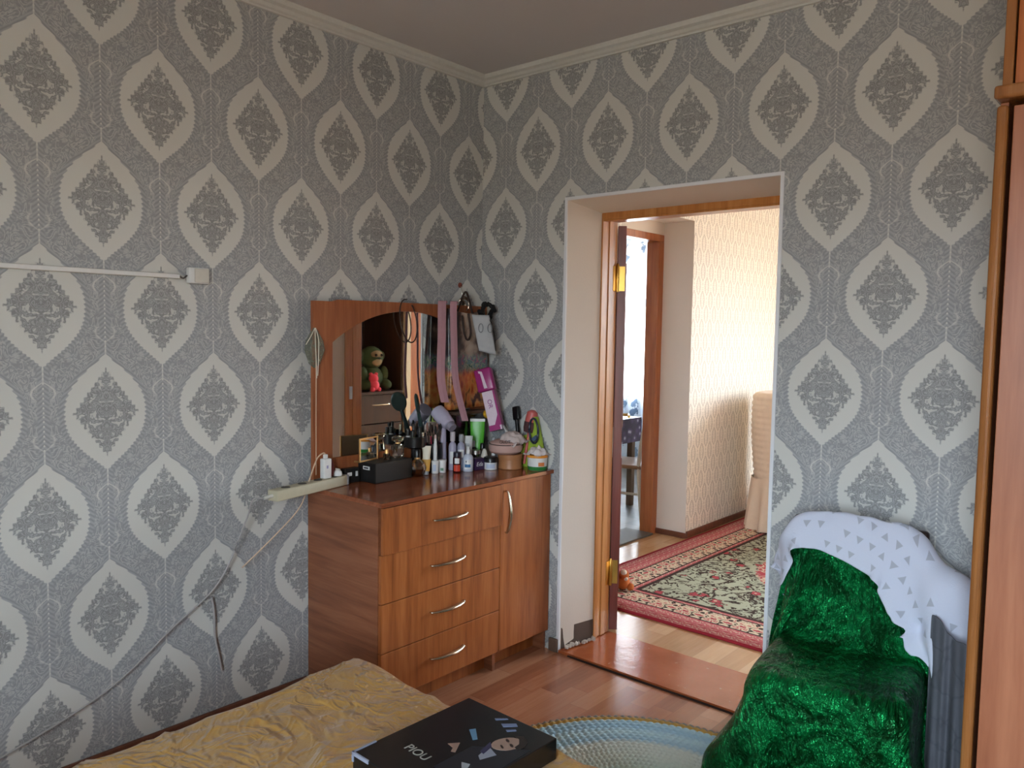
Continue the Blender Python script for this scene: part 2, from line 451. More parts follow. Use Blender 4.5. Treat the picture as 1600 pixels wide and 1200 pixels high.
# ---------------------------------------------------------------- doorway: plaster reveal, frame, leaf
FY0, FY1 = .215, .325
RX0, RX1, RZ = .555, 1.432, 2.006      # opening at the frame
n_ = 10
def reveal(bm):
    random.seed(3)
    def strip(f0, f1, base_wave=False):
        P = []
        for i in range(n_+1):
            t = i/n_; row = []
            for j in range(n_+1):
                s = j/n_; a = Vector(f0(t)); b = Vector(f1(t)); p = a.lerp(b, s)
                p += Vector(tuple(.0016*(mn.noise(p*9+Vector((k*7, 0, 0)))) for k in range(3)))
                row.append(p)
            P.append(row)
        gridmesh(bm, P)
    def zb(t): return .075*max(0, math.sin(min(1, max(0, (t-.10)/.9))*PI*.9))*(.45+.55*abs(mn.noise(Vector((t*9, 2.2, 0)))))+.012
    strip(lambda t: (DX0+(RX0-DX0)*t, FY0*t, zb(t)), lambda t: (DX0+(RX0-DX0)*t, FY0*t, DZ+(RZ-DZ)*t))
    strip(lambda t: (DX1+(RX1-DX1)*t, FY0*t, 0), lambda t: (DX1+(RX1-DX1)*t, FY0*t, DZ+(RZ-DZ)*t))
    strip(lambda t: (DX0+(RX0-DX0)*t, FY0*t, DZ+(RZ-DZ)*t), lambda t: (DX1+(RX1-DX1)*t, FY0*t, DZ+(RZ-DZ)*t))
bm = nb(); reveal(bm); struct('trim_5', bm, MPL, smooth='all')
bm = nb()   # white painted corner edge round the opening
b_ = .013
box(bm, DX0-b_, DX0+.001, -.004, .012, .0, DZ+b_, .002); box(bm, DX1-.001, DX1+b_, -.004, .012, 0, DZ+b_, .002); box(bm, DX0+.001, DX1-.001, -.004, .012, DZ-.001, DZ+b_, .002)
struct('trim_6', bm, MPW)
# broken plaster at the foot of the reveal: dark masonry behind and rubble
bm = nb(); prism(bm, [(DX0+.002, .012), (RX0+.001, FY0-.004), (RX0-.03, FY0), (DX0-.02, .03)], .0, .11); struct('trim_7', bm, plaster('bare_masonry', (92, 76, 66), .4))
random.seed(11)
rub = plaster('crumbled_plaster', (206, 194, 182), .4)
for k in range(9):
    t = .12+.095*k; bm = nb(); r = random.uniform(.008, .016)
    bmesh.ops.create_icosphere(bm, subdivisions=1, radius=r, matrix=Matrix.Translation((0, 0, r*.75)))
    for v in bm.verts: v.co *= random.uniform(.75, 1.25)
    for v in bm.verts: v.co.z = max(v.co.z, 0)
    o = ob('plaster_crumb', bm, rub, loc=(DX0+(RX0-DX0)*t+.012+random.uniform(0, .012), FY0*t, .0145))
    tag(o, 'crumb of broken plaster at the foot of the doorway reveal', 'rubble', 'plaster crumbs by the doorway')
# door frame
d1 = bpy.data.objects.new('door_1', None); C.objects.link(d1); d1.location = (.99, .27, 0); d1['kind'] = 'structure'
def fl(bm, *a, **k): box(bm, a[0]-.99, a[1]-.99, a[2]-.27, a[3]-.27, a[4], a[5], **k)
part('frame_jamb', MDOOR, d1, lambda bm: (fl(bm, .528, .556, FY0-.008, FY1+.012, .014, RZ, bev=.003), fl(bm, .556, .561, FY0-.008, FY0+.022, .014, RZ, bev=.002), fl(bm, .556, .560, FY0+.050, FY0+.085, .014, RZ, bev=.002)))
part('frame_jamb', MDOOR, d1, lambda bm: (fl(bm, 1.428, 1.456, FY0-.008, FY1+.012, .014, RZ, bev=.003), fl(bm, 1.423, 1.428, FY0-.008, FY0+.022, .014, RZ, bev=.002), fl(bm, 1.424, 1.428, FY0+.050, FY0+.085, .014, RZ, bev=.002)))
part('frame_head', MDOOR, d1, lambda bm: (fl(bm, RX0-.01, RX1+.01, FY0-.006, FY1+.012, RZ-.028, RZ+.02, bev=.003), fl(bm, .562, 1.422, FY0-.006, FY0+.022, RZ-.036, RZ-.028, bev=.002)))
MBRASS = plain('brass', (206, 164, 84), .28, 1.0)
part('strike_plate', plain('nickel', (200, 198, 190), .3, 1.0), d1, lambda bm: (fl(bm, 1.4255, 1.4285, FY0+.024, FY0+.049, 1.02, 1.10), fl(bm, 1.4245, 1.4262, FY0+.030, FY0+.043, 1.03, 1.055), fl(bm, 1.4245, 1.4262, FY0+.030, FY0+.043, 1.067, 1.09)))
# leaf, swung into the far room, seen edge-on
hx, hy = .552, .347; ang = math.atan2(.835, -.55)+.012
Ml = Matrix.Translation((hx-.99, hy-.27, 0)) @ Matrix.Rotation(ang, 4, 'Z')
leaf = part('door_leaf', MLEAF, d1, lambda bm: (box(bm, 0, .80, -.040, 0, .02, 1.965, .003, 2, Ml), [box(bm, .1, .70, -.046, .006, a, b, .004, 2, Ml) for a, b in ((.18, .85), (1.0, 1.8))]))
part('door_handle', MBRASS, d1, lambda bm: [tube(bm, [Ml @ Vector(p) for p in ((.70, s*.02-.02, 1.0), (.70, s*.07-.02, 1.0), (.60, s*.07-.02, 1.0))], .008, 8) for s in (-1, 1)])
for z0 in (1.655, .245):
    part('hinge', MBRASS, d1, lambda bm: (lathe(bm, [(.0075, 0), (.0075, .058), (.0065, .059), (.0065, .063), (.0075, .064), (.0075, .125), (.004, .132)], 12, (.562-.99, .336-.27, z0)),
         fl(bm, .5562, .559, .302, .336, z0+.005, z0+.12, bev=.0005), box(bm, -.001, .0005, -.036, -.002, z0+.005, z0+.12, 0, 1, Ml)), True, label='brass butt hinge')

# threshold board between the rooms
MTH = Mat('brown_floor_paint'); _n = MTH.noise(MTH.obj(), 5, 4, .6); _n2 = MTH.noise(MTH.obj(), 40, 2)
MTH.col(MTH.mix((_n2-.74).step(.02), MTH.ramp(_n, [(.3, lin(160, 80, 42)), (.7, lin(186, 106, 64))]), lin(196, 150, 120))).set(roughness=.17, specular_ior_level=.6); MTH.bump(_n*2.0+_n2*.4, .2, .004)
Q = []; slab(Q, DX0, DX1, -.004, .345, -.02, .012); th = quads('floor_threshold', Q, MTH.m)
bm = nb(); tube(bm, [(DX0+.06, -.010, .001), (.9, -.012, .0015), (1.2, -.010, .001), (DX1, -.011, .001)], .006, 6, 4); ob('seam', bm, plain('dark_gap', (46, 26, 18), .9), th)
bm = nb(); tube(bm, [(.60, .347, .004), (.8, .343, .004), (1.0, .348, .004), (1.25, .341, .004), (DX1, .345, .004)], .006, 6, 4); ob('seam', bm, plain('dark_gap', (46, 26, 18), .9), th)

# ---------------------------------------------------------------- living room and kitchen seen through the doorway
LX = -.05; LT = -.30; KY0, KY1, KZ = 1.30, 2.215, 2.245; YF = 4.60; LXR = 3.60
uvC = lambda x, y, z: ((x+y)/.125, z/.20)
Q = []
slab(Q, LT, LX, KY1, YF, 0, ZC, 1, front=('X', 0)); slab(Q, LT, LX, TW, KY0, 0, ZC, 1, front=('X', 0)); slab(Q, LT, LX, KY0, KY1, KZ, ZC, 1, front=('X', 0))
quads('wall_living_left', Q, None, uvC, mats=[MCW, MPL])
GX0, GX1, GZ0, GZ1 = 1.30, 3.30, .65, 2.35
Q = []; slab(Q, -3.0, GX0, YF, YF+.25, 0, ZC, 0) if False else None
slab(Q, LT, GX0, YF, YF+.25, 0, ZC); slab(Q, GX1, LXR, YF, YF+.25, 0, ZC); slab(Q, GX0, GX1, YF, YF+.25, 0, GZ0); slab(Q, GX0, GX1, YF, YF+.25, GZ1, ZC)
quads('wall_living_far', Q, MCW, uvC)
Q = []; slab(Q, LXR, LXR+.15, TW, YF+.25, 0, ZC); quads('wall_living_right', Q, MCW, uvC)
Q = []; slab(Q, LT, LXR, TW, YF+.25, ZC, ZC+.1); quads('ceiling_living', Q, MCEIL)
Q = []; slab(Q, LT, LXR, TW, YF, -.1, 0); quads('floor_living', Q, MLIN2)
window_unit('window_2', GX0, GX1, YF+.12, GZ0, GZ1, [1.97, 2.63])
baseb('baseboard_living', LX+.001, LX+.016, KY1+.0, YF, .05); baseb('baseboard_passage', LT, LX+.012, KY1-.016, KY1-.001, .04)
# kitchen
KX = -2.9
Q = []; slab(Q, KX-.15, KX, .3, YF+.25, 0, ZC); quads('wall_kitchen_left', Q, MPW)
Q = []; slab(Q, KX, LT, .3-.15, .3, 0, ZC); quads('wall_kitchen_near', Q, MPW)
Q = []; slab(Q, KX, -2.6, YF, YF+.25, 0, ZC); slab(Q, -1.0, LT, YF, YF+.25, 0, ZC); slab(Q, -2.6, -1.0, YF, YF+.25, 0, .8); slab(Q, -2.6, -1.0, YF, YF+.25, 2.3, ZC)
MKW = Mat('pale_blue_leaf_wallpaper'); _x, _y, _z = MKW.xyz(MKW.obj())
_q, _ = MKW.voro(MKW.vec(_x*1.6, 0.0, _z), 7, 'F1'); _w = MKW.noise(MKW.obj(), 26, 3, .6)
MKW.col(MKW.mix((.34-_q-(_w-.5)*.9).step(.06), lin(226, 236, 244), lin(124, 146, 168))).set(roughness=.7)
quads('wall_kitchen_far', Q, MKW.m)
Q = []; slab(Q, KX-.15, LT, .15, YF+.25, ZC, ZC+.1); quads('ceiling_kitchen', Q, MCEIL)
Q = []; slab(Q, KX, LT, .3, YF, -.1, 0); quads('floor_kitchen', Q, linoleum('dark_kitchen_linoleum', [(70, 66, 62), (90, 84, 76), (108, 98, 88), (50, 46, 42)], .3, .3, .3))
window_unit('window_3', -2.6, -1.0, YF+.12, .8, 2.3, [-1.8])
# kitchen door frame (pine) on the kitchen side of the passage
d2 = bpy.data.objects.new('door_2', None); C.objects.link(d2); d2.location = (-.38, 1.75, 0); d2['kind'] = 'structure'
MKF = wood('kitchen_frame_wood', (142, 78, 40), (166, 98, 54), (186, 120, 74), 'z', .35)
def kf(bm, *a): box(bm, a[0]+.38, a[1]+.38, a[2]-1.75, a[3]-1.75, a[4], a[5], .003)
part('frame_jamb', MKF, d2, lambda bm: kf(bm, -.385, -.285, 2.145, 2.214, 0, 2.11))
part('frame_jamb', MKF, d2, lambda bm: kf(bm, -.385, -.285, 1.302, 1.37, 0, 2.11))
part('frame_head', MKF, d2, lambda bm: kf(bm, -.385, -.285, 1.302, 2.214, 2.11, 2.16))
Q = []; slab(Q, LT-.02, LT+.015, KY0, KY1, 2.16, KZ); quads('trim_8', Q, MPL)
Q = []; slab(Q, -.50, -.27, 1.37, 2.145, -.02, .012); quads('floor_kitchen_sill', Q, plain('grey_sill', (96, 92, 84), .5))

# tulle curtain at the kitchen window
def curtain(name, x0, x1, y, z0, z1, folds, amp, mat, label):
    P = []
    nx = folds*10
    for i in range(nx+1):
        t = i/nx; row = []
        for j in range(9):
            s = j/8; row.append((x0+(x1-x0)*t-(x0+x1)/2, amp*math.sin(t*folds*2*PI+.4*s)*(.6+.4*s), z1-(z1-z0)*s-z0))
        P.append(row)
    bm = nb(); gridmesh(bm, P)
    o = ob(name, bm, mat, smooth='all', loc=((x0+x1)/2, y, z0)); return tag(o, label, 'curtain')
MT = Mat('floral_tulle'); _x, _y, _z = MT.xyz(MT.obj())
_q, _ = MT.voro(MT.vec(_x*1.5, 0.0, _z), 6, 'F1'); _w = MT.noise(MT.obj(), 22, 3, .6)
_fl = (.30-_q-(_w-.5)*.8).step(.05)
MT.col(MT.mix(_fl, lin(240, 244, 250), lin(120, 138, 162)))
_tr = MT.n('ShaderNodeBsdfTranslucent'); _tr.inputs[0].default_value = (.85, .9, 1, 1); _mx = MT.n('ShaderNodeMixShader'); _mx.inputs[0].default_value = .5
MT.link(MT.b.outputs[0], _mx.inputs[1]); MT.link(_tr.outputs[0], _mx.inputs[2]); MT.link(_mx.outputs[0], MT.out.inputs[0])
MT.link(MT.mix(_fl, lin(240, 244, 250), lin(120, 138, 162)), _tr.inputs[0])
curtain('tulle_curtain', -2.7, -.75, 4.46, .55, 2.45, 12, .035, MT.m, 'white tulle curtain with grey-blue flowers at the kitchen window')

# kitchen table with a patterned cloth and a chair
t = thing('kitchen_table', 'kitchen table covered with a purple patterned oilcloth', 'table', (-1.35, 2.55, 0))
MO = Mat('purple_oilcloth'); _q, _ = MO.voro(MO.obj(), 16, 'F1'); MO.col(MO.ramp(_q*1.3, [(.15, lin(206, 200, 216)), (.35, lin(92, 70, 112)), (.8, lin(52, 40, 70))])).set(roughness=.35)
part('tablecloth', MO.m, t, lambda bm: (box(bm, -.48, .48, -.38, .38, .735, .752, .004), [box(bm, a, a+.006, -.38, .38, .55, .735) for a in (-.48, .474)], [box(bm, -.48, .48, a, a+.006, .55, .735) for a in (-.38, .374)]))
for sx in (-1, 1):
    for sy in (-1, 1): part('leg', plain('table_leg_paint', (120, 96, 74), .5), t, lambda bm: box(bm, sx*.42-.025, sx*.42+.025, sy*.32-.025, sy*.32+.025, 0, .735, .004))
MKC = plain('cream_chair_paint', (216, 204, 180), .4); MKB = plain('brown_chair_veneer', (150, 112, 76), .4)
k = thing('kitchen_chair', 'cream framed kitchen chair with a brown veneer back by the doorway', 'chair', (-.72, 2.42, 0), math.radians(196))
part('seat', MKB, k, lambda bm: box(bm, -.20, .20, -.20, .20, .43, .46, .01))
part('backrest', MKB, k, lambda bm: box(bm, -.205, -.19, -.17, .17, .60, .97, .005, 2, Matrix.Rotation(-.06, 4, 'Y')))
for sy in (-1, 1):
    part('back_post', MKC, k, lambda bm: tube(bm, [(-.215, sy*.185, 0), (-.18, sy*.185, .44), (-.215, sy*.185, .75), (-.25, sy*.185, 1.0)], .015, 8, 4), True)
    part('leg', MKC, k, lambda bm: tube(bm, [(.20, sy*.18, 0), (.17, sy*.18, .43)], .015, 8), True)
part('stretcher', MKC, k, lambda bm: tube(bm, [(-.19, 0, .2), (.185, 0, .2)], .01, 6)); 
for a in (-.197, .187): part('stretcher', MKC, k, lambda bm: tube(bm, [(a, -.18, .2), (a, .18, .2)], .009, 6))

# oriental carpet
MC = Mat('oriental_carpet'); u, v, _ = MC.xyz(MC.uvw())
CW, CL = 2.05, 2.9
du = (CW/2-(u-CW/2).abs()); dv = (CL/2-(v-CL/2).abs()); d = du.min(dv)
along = u+(v-u)*du.lt(dv)                      # coordinate along the border
red = lin(176, 52, 66); pink = lin(206, 120, 122); cream = lin(228, 214, 186); black = lin(70, 58, 52); mint = lin(186, 192, 168); rose = lin(190, 84, 92)
# border vine: folded repeat
def motif(pu, pv, a, b, seed, sc):
    x = ((a/pu).frac()-.5).abs()*pu; y = ((b/pv).frac()-.5)*pv
    return MC.noise(MC.vec(x, y, seed), sc, 2, .5, 1.1), x, y
m1, _, _ = motif(.16, .13, along, d-.115, .3, 30)
ban = MC.ramp(m1, [(.34, black), (.40, black), (.43, cream), (.56, cream), (.59, pink), (.66, rose)])
m2, _, _ = motif(.07, .08, along, d, 1.7, 60)
gb = MC.ramp(m2, [(.38, rose), (.44, pink), (.58, pink), (.62, cream)])
fx = (u-CW/2).abs(); fy = (v-CL/2).abs()
mf = MC.noise(MC.vec(fx, fy, 4.1), 9, 3, .55, 1.6)
vf, _ = MC.voro(MC.vec(fx, fy, 2.0), 7.5, 'F1'); vw = MC.noise(MC.vec(fx, fy, 9.0), 40, 2)
vine = (.05-((mf-.5).abs())).step(.012)*(vw-.42).step(.04)
fld = MC.mix(vine, mint, black)
fld = MC.mix((.26-vf-(vw-.5)*.5).step(.03), fld, black); fld = MC.mix((.22-vf-(vw-.5)*.5).step(.03), fld, rose); fld = MC.mix((.09-vf).step(.02), fld, cream)
med = (.62-((fx/.62).pow(2.0)+(fy/.95).pow(2.0)).sqrt()+(vw-.5)*.12).step(.01)
cen = MC.mix((vine+(.17-vf-(vw-.5)*.4).step(.03)).min(1.0), rose, cream)
fld = MC.mix(med, fld, cen)
# spandrels in the corners of the field
sp = ((fx-CW/2+.34).max(0.0)+(fy-CL/2+.34).max(0.0)-.30+(vw-.5)*.1).step(.01)
fld = MC.mix(sp, fld, MC.mix(vine, pink, black))
c = MC.mix((d-.36).step(.002), gb, fld)
c = MC.mix((d-.30).step(.002), ban, c); c = MC.mix((d-.335).step(.002)*(.36-d).step(.002), c, black)
c = MC.mix((d-.16).step(.002)*(.30-d).step(.002), c, ban)
c = MC.mix((.16-d).step(.002), c, gb); c = MC.mix((.02-d).step(.003), c, red)
c = MC.mix((.006-(d-.16).abs()).step(.002)+(.006-(d-.305).abs()).step(.002), c, black)
pile = MC.noise(MC.vec(u, v), 420, 2)
MC.col(MC.mix((pile-.5)*.5+.05, c, black)).set(roughness=.95, specular_ior_level=.1); MC.bump(pile, .5, .004)
me = bpy.data.meshes.new('oriental_carpet'); N_ = 24; vv = []; uu = []
for j in range(N_+1):
    for i in range(N_+1):
        a, b = i/N_, j/N_
        vv.append((CW*a, CL*b, .009+.0035*mn.noise(Vector((a*7, b*7, 0)))))
n0 = len(vv)
ff = [(j*(N_+1)+i, j*(N_+1)+i+1, (j+1)*(N_+1)+i+1, (j+1)*(N_+1)+i) for j in range(N_) for i in range(N_)]
me.from_pydata(vv, [], ff); me.materials.append(MC.m); L = me.uv_layers.new(name='UVMap')
for lp in me.loops: q = me.vertices[lp.vertex_index].co; L.data[lp.index].uv = (q.x, q.y)
for p in me.polygons: p.use_smooth = True
o = bpy.data.objects.new('oriental_carpet', me); C.objects.link(o); o.location = (-.035, .655, 0); o.rotation_euler = (0, 0, -.012)
md = o.modifiers.new('thickness', 'SOLIDIFY'); md.thickness = .008; md.offset = -1
tag(o, 'red and mint oriental carpet with dark floral borders on the living-room floor', 'carpet')

# armchair under a ruched cream cover
MAC = Mat('ruched_cream_cover'); _x, _y, _z = MAC.xyz(MAC.obj())
MAC.col(MAC.mix(MAC.noise(MAC.obj(), 30, 2)*.4, lin(236, 214, 188), lin(206, 178, 152))).set(roughness=.8, sheen_weight=.2)
ac = thing('armchair', 'armchair in a ruched cream stretch cover with a frilled skirt', 'armchair', (.44, 3.12, 0))
def cover(bm):
    # rounded back seen from its side: superellipse rings, bubbled surface
    nu, nv = 150, 60; P = []
    for i in range(nu):
        a = 2*PI*i/nu; row = []
        for j in range(nv+1):
            s = j/nv; z = .36+.66*min(1, s*1.12)
            top = max(0, (s-.86)/.14)
            hw = (.30+.055*math.sin(s*2.2))*(1-top**2.2*.98); hd = (.36-.05*s)*(1-top**2.2*.98)
            ca, sa = math.cos(a), math.sin(a)
            r = (abs(ca)**3.2+abs(sa)**3.2)**(-1/3.2)
            bub = .011*abs(math.sin(a*26+(j % 2)*.0+s*9))*abs(math.sin(s*PI*17))*(1-top)
            row.append(((hw*r+bub)*ca, (hd*r+bub)*sa, z+.02*top))
        P.append(row)
    gridmesh(bm, P, True)
part('back_cover', MAC.m, ac, cover, 'all')
def arms(bm, sy):
    if True:
        P = []
        for i in range(80):
            a = 2*PI*i/80; row = []
            for j in range(41):
                s = j/40; e_ = 1-max(0, abs(2*s-1)-.85)/.15*.9
                bub = .008*abs(math.sin(a*14+s*6))*abs(math.sin(s*PI*13))
                row.append((.10+.62*s, sy*.36+(.09*e_+bub)*math.cos(a), .50+(.16*e_+bub)*math.sin(a)))
            P.append(row)
        gridmesh(bm, P, True)
for sy in (-1, 1): part('arm_cover', MAC.m, ac, lambda bm: arms(bm, sy), 'all')
part('seat_cover', MAC.m, ac, lambda bm: box(bm, .1, .74, -.30, .30, .33, .47, .05, 4), 'all')
def skirt(bm):
    nu = 260; P = []
    for i in range(nu):
        a = 2*PI*i/nu; row = []
        ca, sa = math.cos(a), math.sin(a); r = (abs(ca)**4+abs(sa)**4)**(-.25)
        for j in range(10):
            s = j/9; am = .028*s*(1+.4*math.sin(a*5))
            w = am*math.sin(a*34+1.2*math.sin(a*7))
            row.append((.21+(.53*r+w+.02*s)*ca, (.40*r+w+.02*s)*sa, .40-.385*s+.004*math.sin(a*17)))
        P.append(row)
    gridmesh(bm, P, True)
part('frilled_skirt', MAC.m, ac, skirt, 'all')

# small orange plush on the carpet behind the door edge
pz = thing('plush_toy', 'small orange and white plush toy lying on the carpet behind the door', 'toy', (.255, .93, .012))
part('body', plain('orange_plush', (198, 110, 52), .95), pz, lambda bm: (ball(bm, (0, 0, .04), .042), ball(bm, (.02, -.02, .09), .03), ball(bm, (-.02, .035, .03), .025), ball(bm, (.045, .01, .02), .022)), 'all')
part('muzzle', plain('white_plush', (236, 226, 210), .95), pz, lambda bm: (ball(bm, (.025, -.03, .105), .019), ball(bm, (.04, -.03, .075), .012)), 'all')

# ---------------------------------------------------------------- dresser with mirror
WD = (118, 62, 28); WM = (156, 88, 42); WL = (178, 110, 60)
MDV = wood('dresser_laminate_upright', WD, WM, WL, 'z', .30); MDH = wood('dresser_laminate_across', (108, 62, 40), (136, 82, 54), (158, 102, 72), 'x', .32)
MDT = wood('dresser_top_laminate', (112, 58, 34), (138, 76, 46), (158, 96, 62), 'y', .16)
MDK = plain('dresser_dark_core', (74, 40, 26), .6)
DF = .455; DYL = -1.0; DYR = -.006; DT = .839
dr = thing('dresser', 'orange-brown laminate chest of drawers with a side cupboard in the room corner', 'dresser', (.23, -.5, 0))
def dl(bm, x0, x1, y0, y1, z0, z1, bev=.0015): box(bm, x0-.23, x1-.23, y0+.5, y1+.5, z0, z1, bev)
ft = DF-.017     # carcass front behind the drawer fronts
for nm, m_, a in (('side_panel', MDH, (.006, ft-.001, DYL, DYL+.016, .0, .822)), ('side_panel', MDH, (.006, ft-.001, DYR-.016, DYR, .0, .822)), ('divider', MDH, (.006, ft-.012, -.358, -.342, .0, .822)),
                  ('back_panel', MDK, (.006, .012, DYL+.016, DYR-.016, .05, .822)), ('bottom_panel', MDK, (.01, ft-.02, DYL+.016, DYR-.016, .075, .091)), ('plinth', MDV, (ft-.075, ft-.06, DYL+.016, DYR-.016, 0, .088)),
                  ('top_panel', MDT, (.006, DF+.012, DYL-.008, DYR+.004, .822, DT))):
    part(nm, m_, dr, lambda bm: dl(bm, *a))
MCH = plain('brushed_nickel', (206, 196, 176), .25, 1.0)
def handle(parent, y0, y1, z0, z1, x):
    def f(bm):
        a = Vector((x-.23, y0+.5, z0)); b = Vector((x-.23, y1+.5, z1)); mid = (a+b)/2
        pts = [a+Vector((-.001, 0, 0)), a+Vector((.010, 0, 0)), a.lerp(b, .18)+Vector((.022, 0, 0)), mid+Vector((.029, 0, 0)), a.lerp(b, .82)+Vector((.022, 0, 0)), b+Vector((.010, 0, 0)), b+Vector((-.001, 0, 0))]
        tube(bm, pts, [.005, .0055, .0085, .0115, .0085, .0055, .005], 8, 5, flat=.65)
    part('handle', MCH, parent, f, 'all', label='arched brushed metal handle')
for k, (z0, z1) in enumerate(((.646, .819), (.462, .643), (.277, .459), (.0925, .274))):
    px = .012 if k == 0 else 0
    f_ = part('drawer_front', MDV, dr, lambda bm: dl(bm, ft+px, DF+px, DYL+.002, -.3515, z0, z1, .002))
    handle(f_, -.752, -.574, (z0+z1)/2+.004, (z0+z1)/2+.006, DF+px)
f_ = part('cupboard_door', MDV, dr, lambda bm: dl(bm, ft, DF, -.3485, DYR-.003, .0925, .819, .002))
handle(f_, -.318, -.318, .607, .783, DF)

# mirror panel standing on the dresser
MG = Mat('mirror_silver'); MG.col(lin(222, 226, 224)).set(metallic=1.0, roughness=.015)
mi = thing('dresser_mirror', 'arched mirror in an orange-brown laminate surround standing on the dresser', 'mirror', (.02, -.49, DT+.0005))
MY0, MY1 = -1.002, -.012
GY0, GY1, GZB, GZS, GZT = -.912, -.112, .945, 1.408, 1.541
arc = []
cyl = (GY0+GY1)/2; hw = (GY1-GY0)/2; rise = GZT-GZS; Rr = (hw*hw+rise*rise)/(2*rise)
for i in range(33):
    y = GY0+(GY1-GY0)*i/32; arc.append((y, GZT-Rr+math.sqrt(Rr*Rr-(y-cyl)**2)))
def surround(bm):
    # board with an arched hole, extruded along x
    outer = lambda y: (y, 1.578)
    for (xa, xb) in ((.030-.02, .048-.02),):
        rows = []
        def q4(a, b, c_, d_):
            vs4 = [(xa, p[0]+.49, p[1]-DT) for p in (a, b, c_, d_)]; vt = [(xb, p[0]+.49, p[1]-DT) for p in (a, b, c_, d_)]
            A = [bm.verts.new(p) for p in vs4]; B = [bm.verts.new(p) for p in vt]
            bm.faces.new(list(reversed(A))); bm.faces.new(B)
            for i in range(4): bm.faces.new((A[i], A[(i+1) % 4], B[(i+1) % 4], B[i]))
        q4((MY0, DT), (GY0, DT), (GY0, 1.57), (MY0, 1.57)); q4((GY1, DT), (MY1, DT), (MY1, 1.578), (GY1, 1.578))
        q4((GY0, DT), (GY1, DT), (GY1, GZB), (GY0, GZB))
        for (a, b) in zip(arc, arc[1:]): q4(a, b, (b[0], 1.578), (a[0], 1.57 if a[0] < GY0+.02 else 1.578))
    bmesh.ops.remove_doubles(bm, verts=bm.verts, dist=1e-5)
    dup = {}
    for f in list(bm.faces):
        key = tuple(sorted(v.index for v in f.verts))
    bm.verts.index_update()
    for f in list(bm.faces): dup.setdefault(tuple(sorted(v.index for v in f.verts)), []).append(f)
    for fs in dup.values():
        if len(fs) > 1: bmesh.ops.delete(bm, geom=fs, context='FACES_ONLY')
MMS = wood('mirror_surround_laminate', (118, 62, 34), (150, 86, 50), (176, 112, 72), 'z', .28)
part('surround', MMS, mi, surround)
def glass(bm):
    poly = [(GY0+.001, GZB+.001), (GY1-.001, GZB+.001)]+[(y, z-.001) for y, z in reversed(arc)]
    A = [bm.verts.new((.032-.02, y+.49, z-DT)) for y, z in poly]; B = [bm.verts.new((.0425-.02, y+.49, z-DT)) for y, z in poly]
    bm.faces.new(A); bm.faces.new(list(reversed(B)))
    for i in range(len(A)): bm.faces.new((A[i], A[(i+1) % len(A)], B[(i+1) % len(A)], B[i]))
part('mirror_glass', MG.m, mi, glass)

# ---------------------------------------------------------------- wardrobe at the right
MWB = wood('wardrobe_brown_veneer', (142, 84, 56), (158, 98, 68), (172, 112, 80), 'z', .38, .8)
MWE = wood('wardrobe_honey_edge', (120, 74, 38), (146, 94, 50), (164, 112, 66), 'z', .14)
wa = thing('wardrobe', 'tall brown veneered wardrobe with honey coloured edge mouldings', 'wardrobe', (2.75, -.31, 0))
WXL, WXR2, WF = 2.248, 3.26, -.60
def wl(bm, x0, x1, y0, y1, z0, z1, bev=.002): box(bm, x0-2.75, x1-2.75, y0+.31, y1+.31, z0, z1, bev, 3)
part('side_panel', MWB, wa, lambda bm: wl(bm, WXL+.004, WXL+.022, WF+.022, -.02, .0, 2.035)); part('side_panel', MWB, wa, lambda bm: wl(bm, WXR2-.018, WXR2, WF+.022, -.02, .0, 2.035))
part('back_panel', MWB, wa, lambda bm: wl(bm, WXL+.022, WXR2-.018, -.028, -.020, .05, 2.035)); part('base_panel', MWB, wa, lambda bm: wl(bm, WXL+.022, WXR2-.018, WF+.03, -.03, .06, .08))
part('edge_moulding', MWE, wa, lambda bm: wl(bm, WXL, WXL+.026, WF-.006, WF+.022, .0, 2.025, .010))
part('edge_moulding', MWE, wa, lambda bm: wl(bm, WXR2-.026, WXR2, WF-.006, WF+.022, .0, 2.025, .010))
for a, b in ((WXL+.036, 2.752), (2.758, WXR2-.032)):
    d_ = part('wardrobe_door', MWB, wa, lambda bm: wl(bm, a, b, WF, WF+.02, .07, 2.02))
    hx_ = b-.04 if a < 2.5 else a+.04
    part('handle', MCH, d_, lambda bm: tube(bm, [(hx_-2.75, WF+.31+.001, .95), (hx_-2.75, WF+.31-.025, .97), (hx_-2.75, WF+.31-.025, 1.08), (hx_-2.75, WF+.31+.001, 1.1)], .005, 8, 3), True)
part('ledge', MWE, wa, lambda bm: wl(bm, WXL-.004, WXR2+.01, WF-.022, -.02, 2.036, 2.068, .007))
part('upper_side_panel', MWE, wa, lambda bm: wl(bm, WXL+.008, WXL+.030, WF+.004, -.02, 2.068, 2.60, .003)); part('upper_side_panel', MWE, wa, lambda bm: wl(bm, WXR2-.03, WXR2-.008, WF+.004, -.02, 2.068, 2.60, .003))
for a, b in ((WXL+.034, 2.752), (2.758, WXR2-.034)): part('upper_door', MORANGE, wa, lambda bm: wl(bm, a, b, WF+.006, WF+.024, 2.072, 2.585))
part('upper_top', MWB, wa, lambda bm: wl(bm, WXL+.008, WXR2-.008, WF+.004, -.02, 2.60, 2.612))

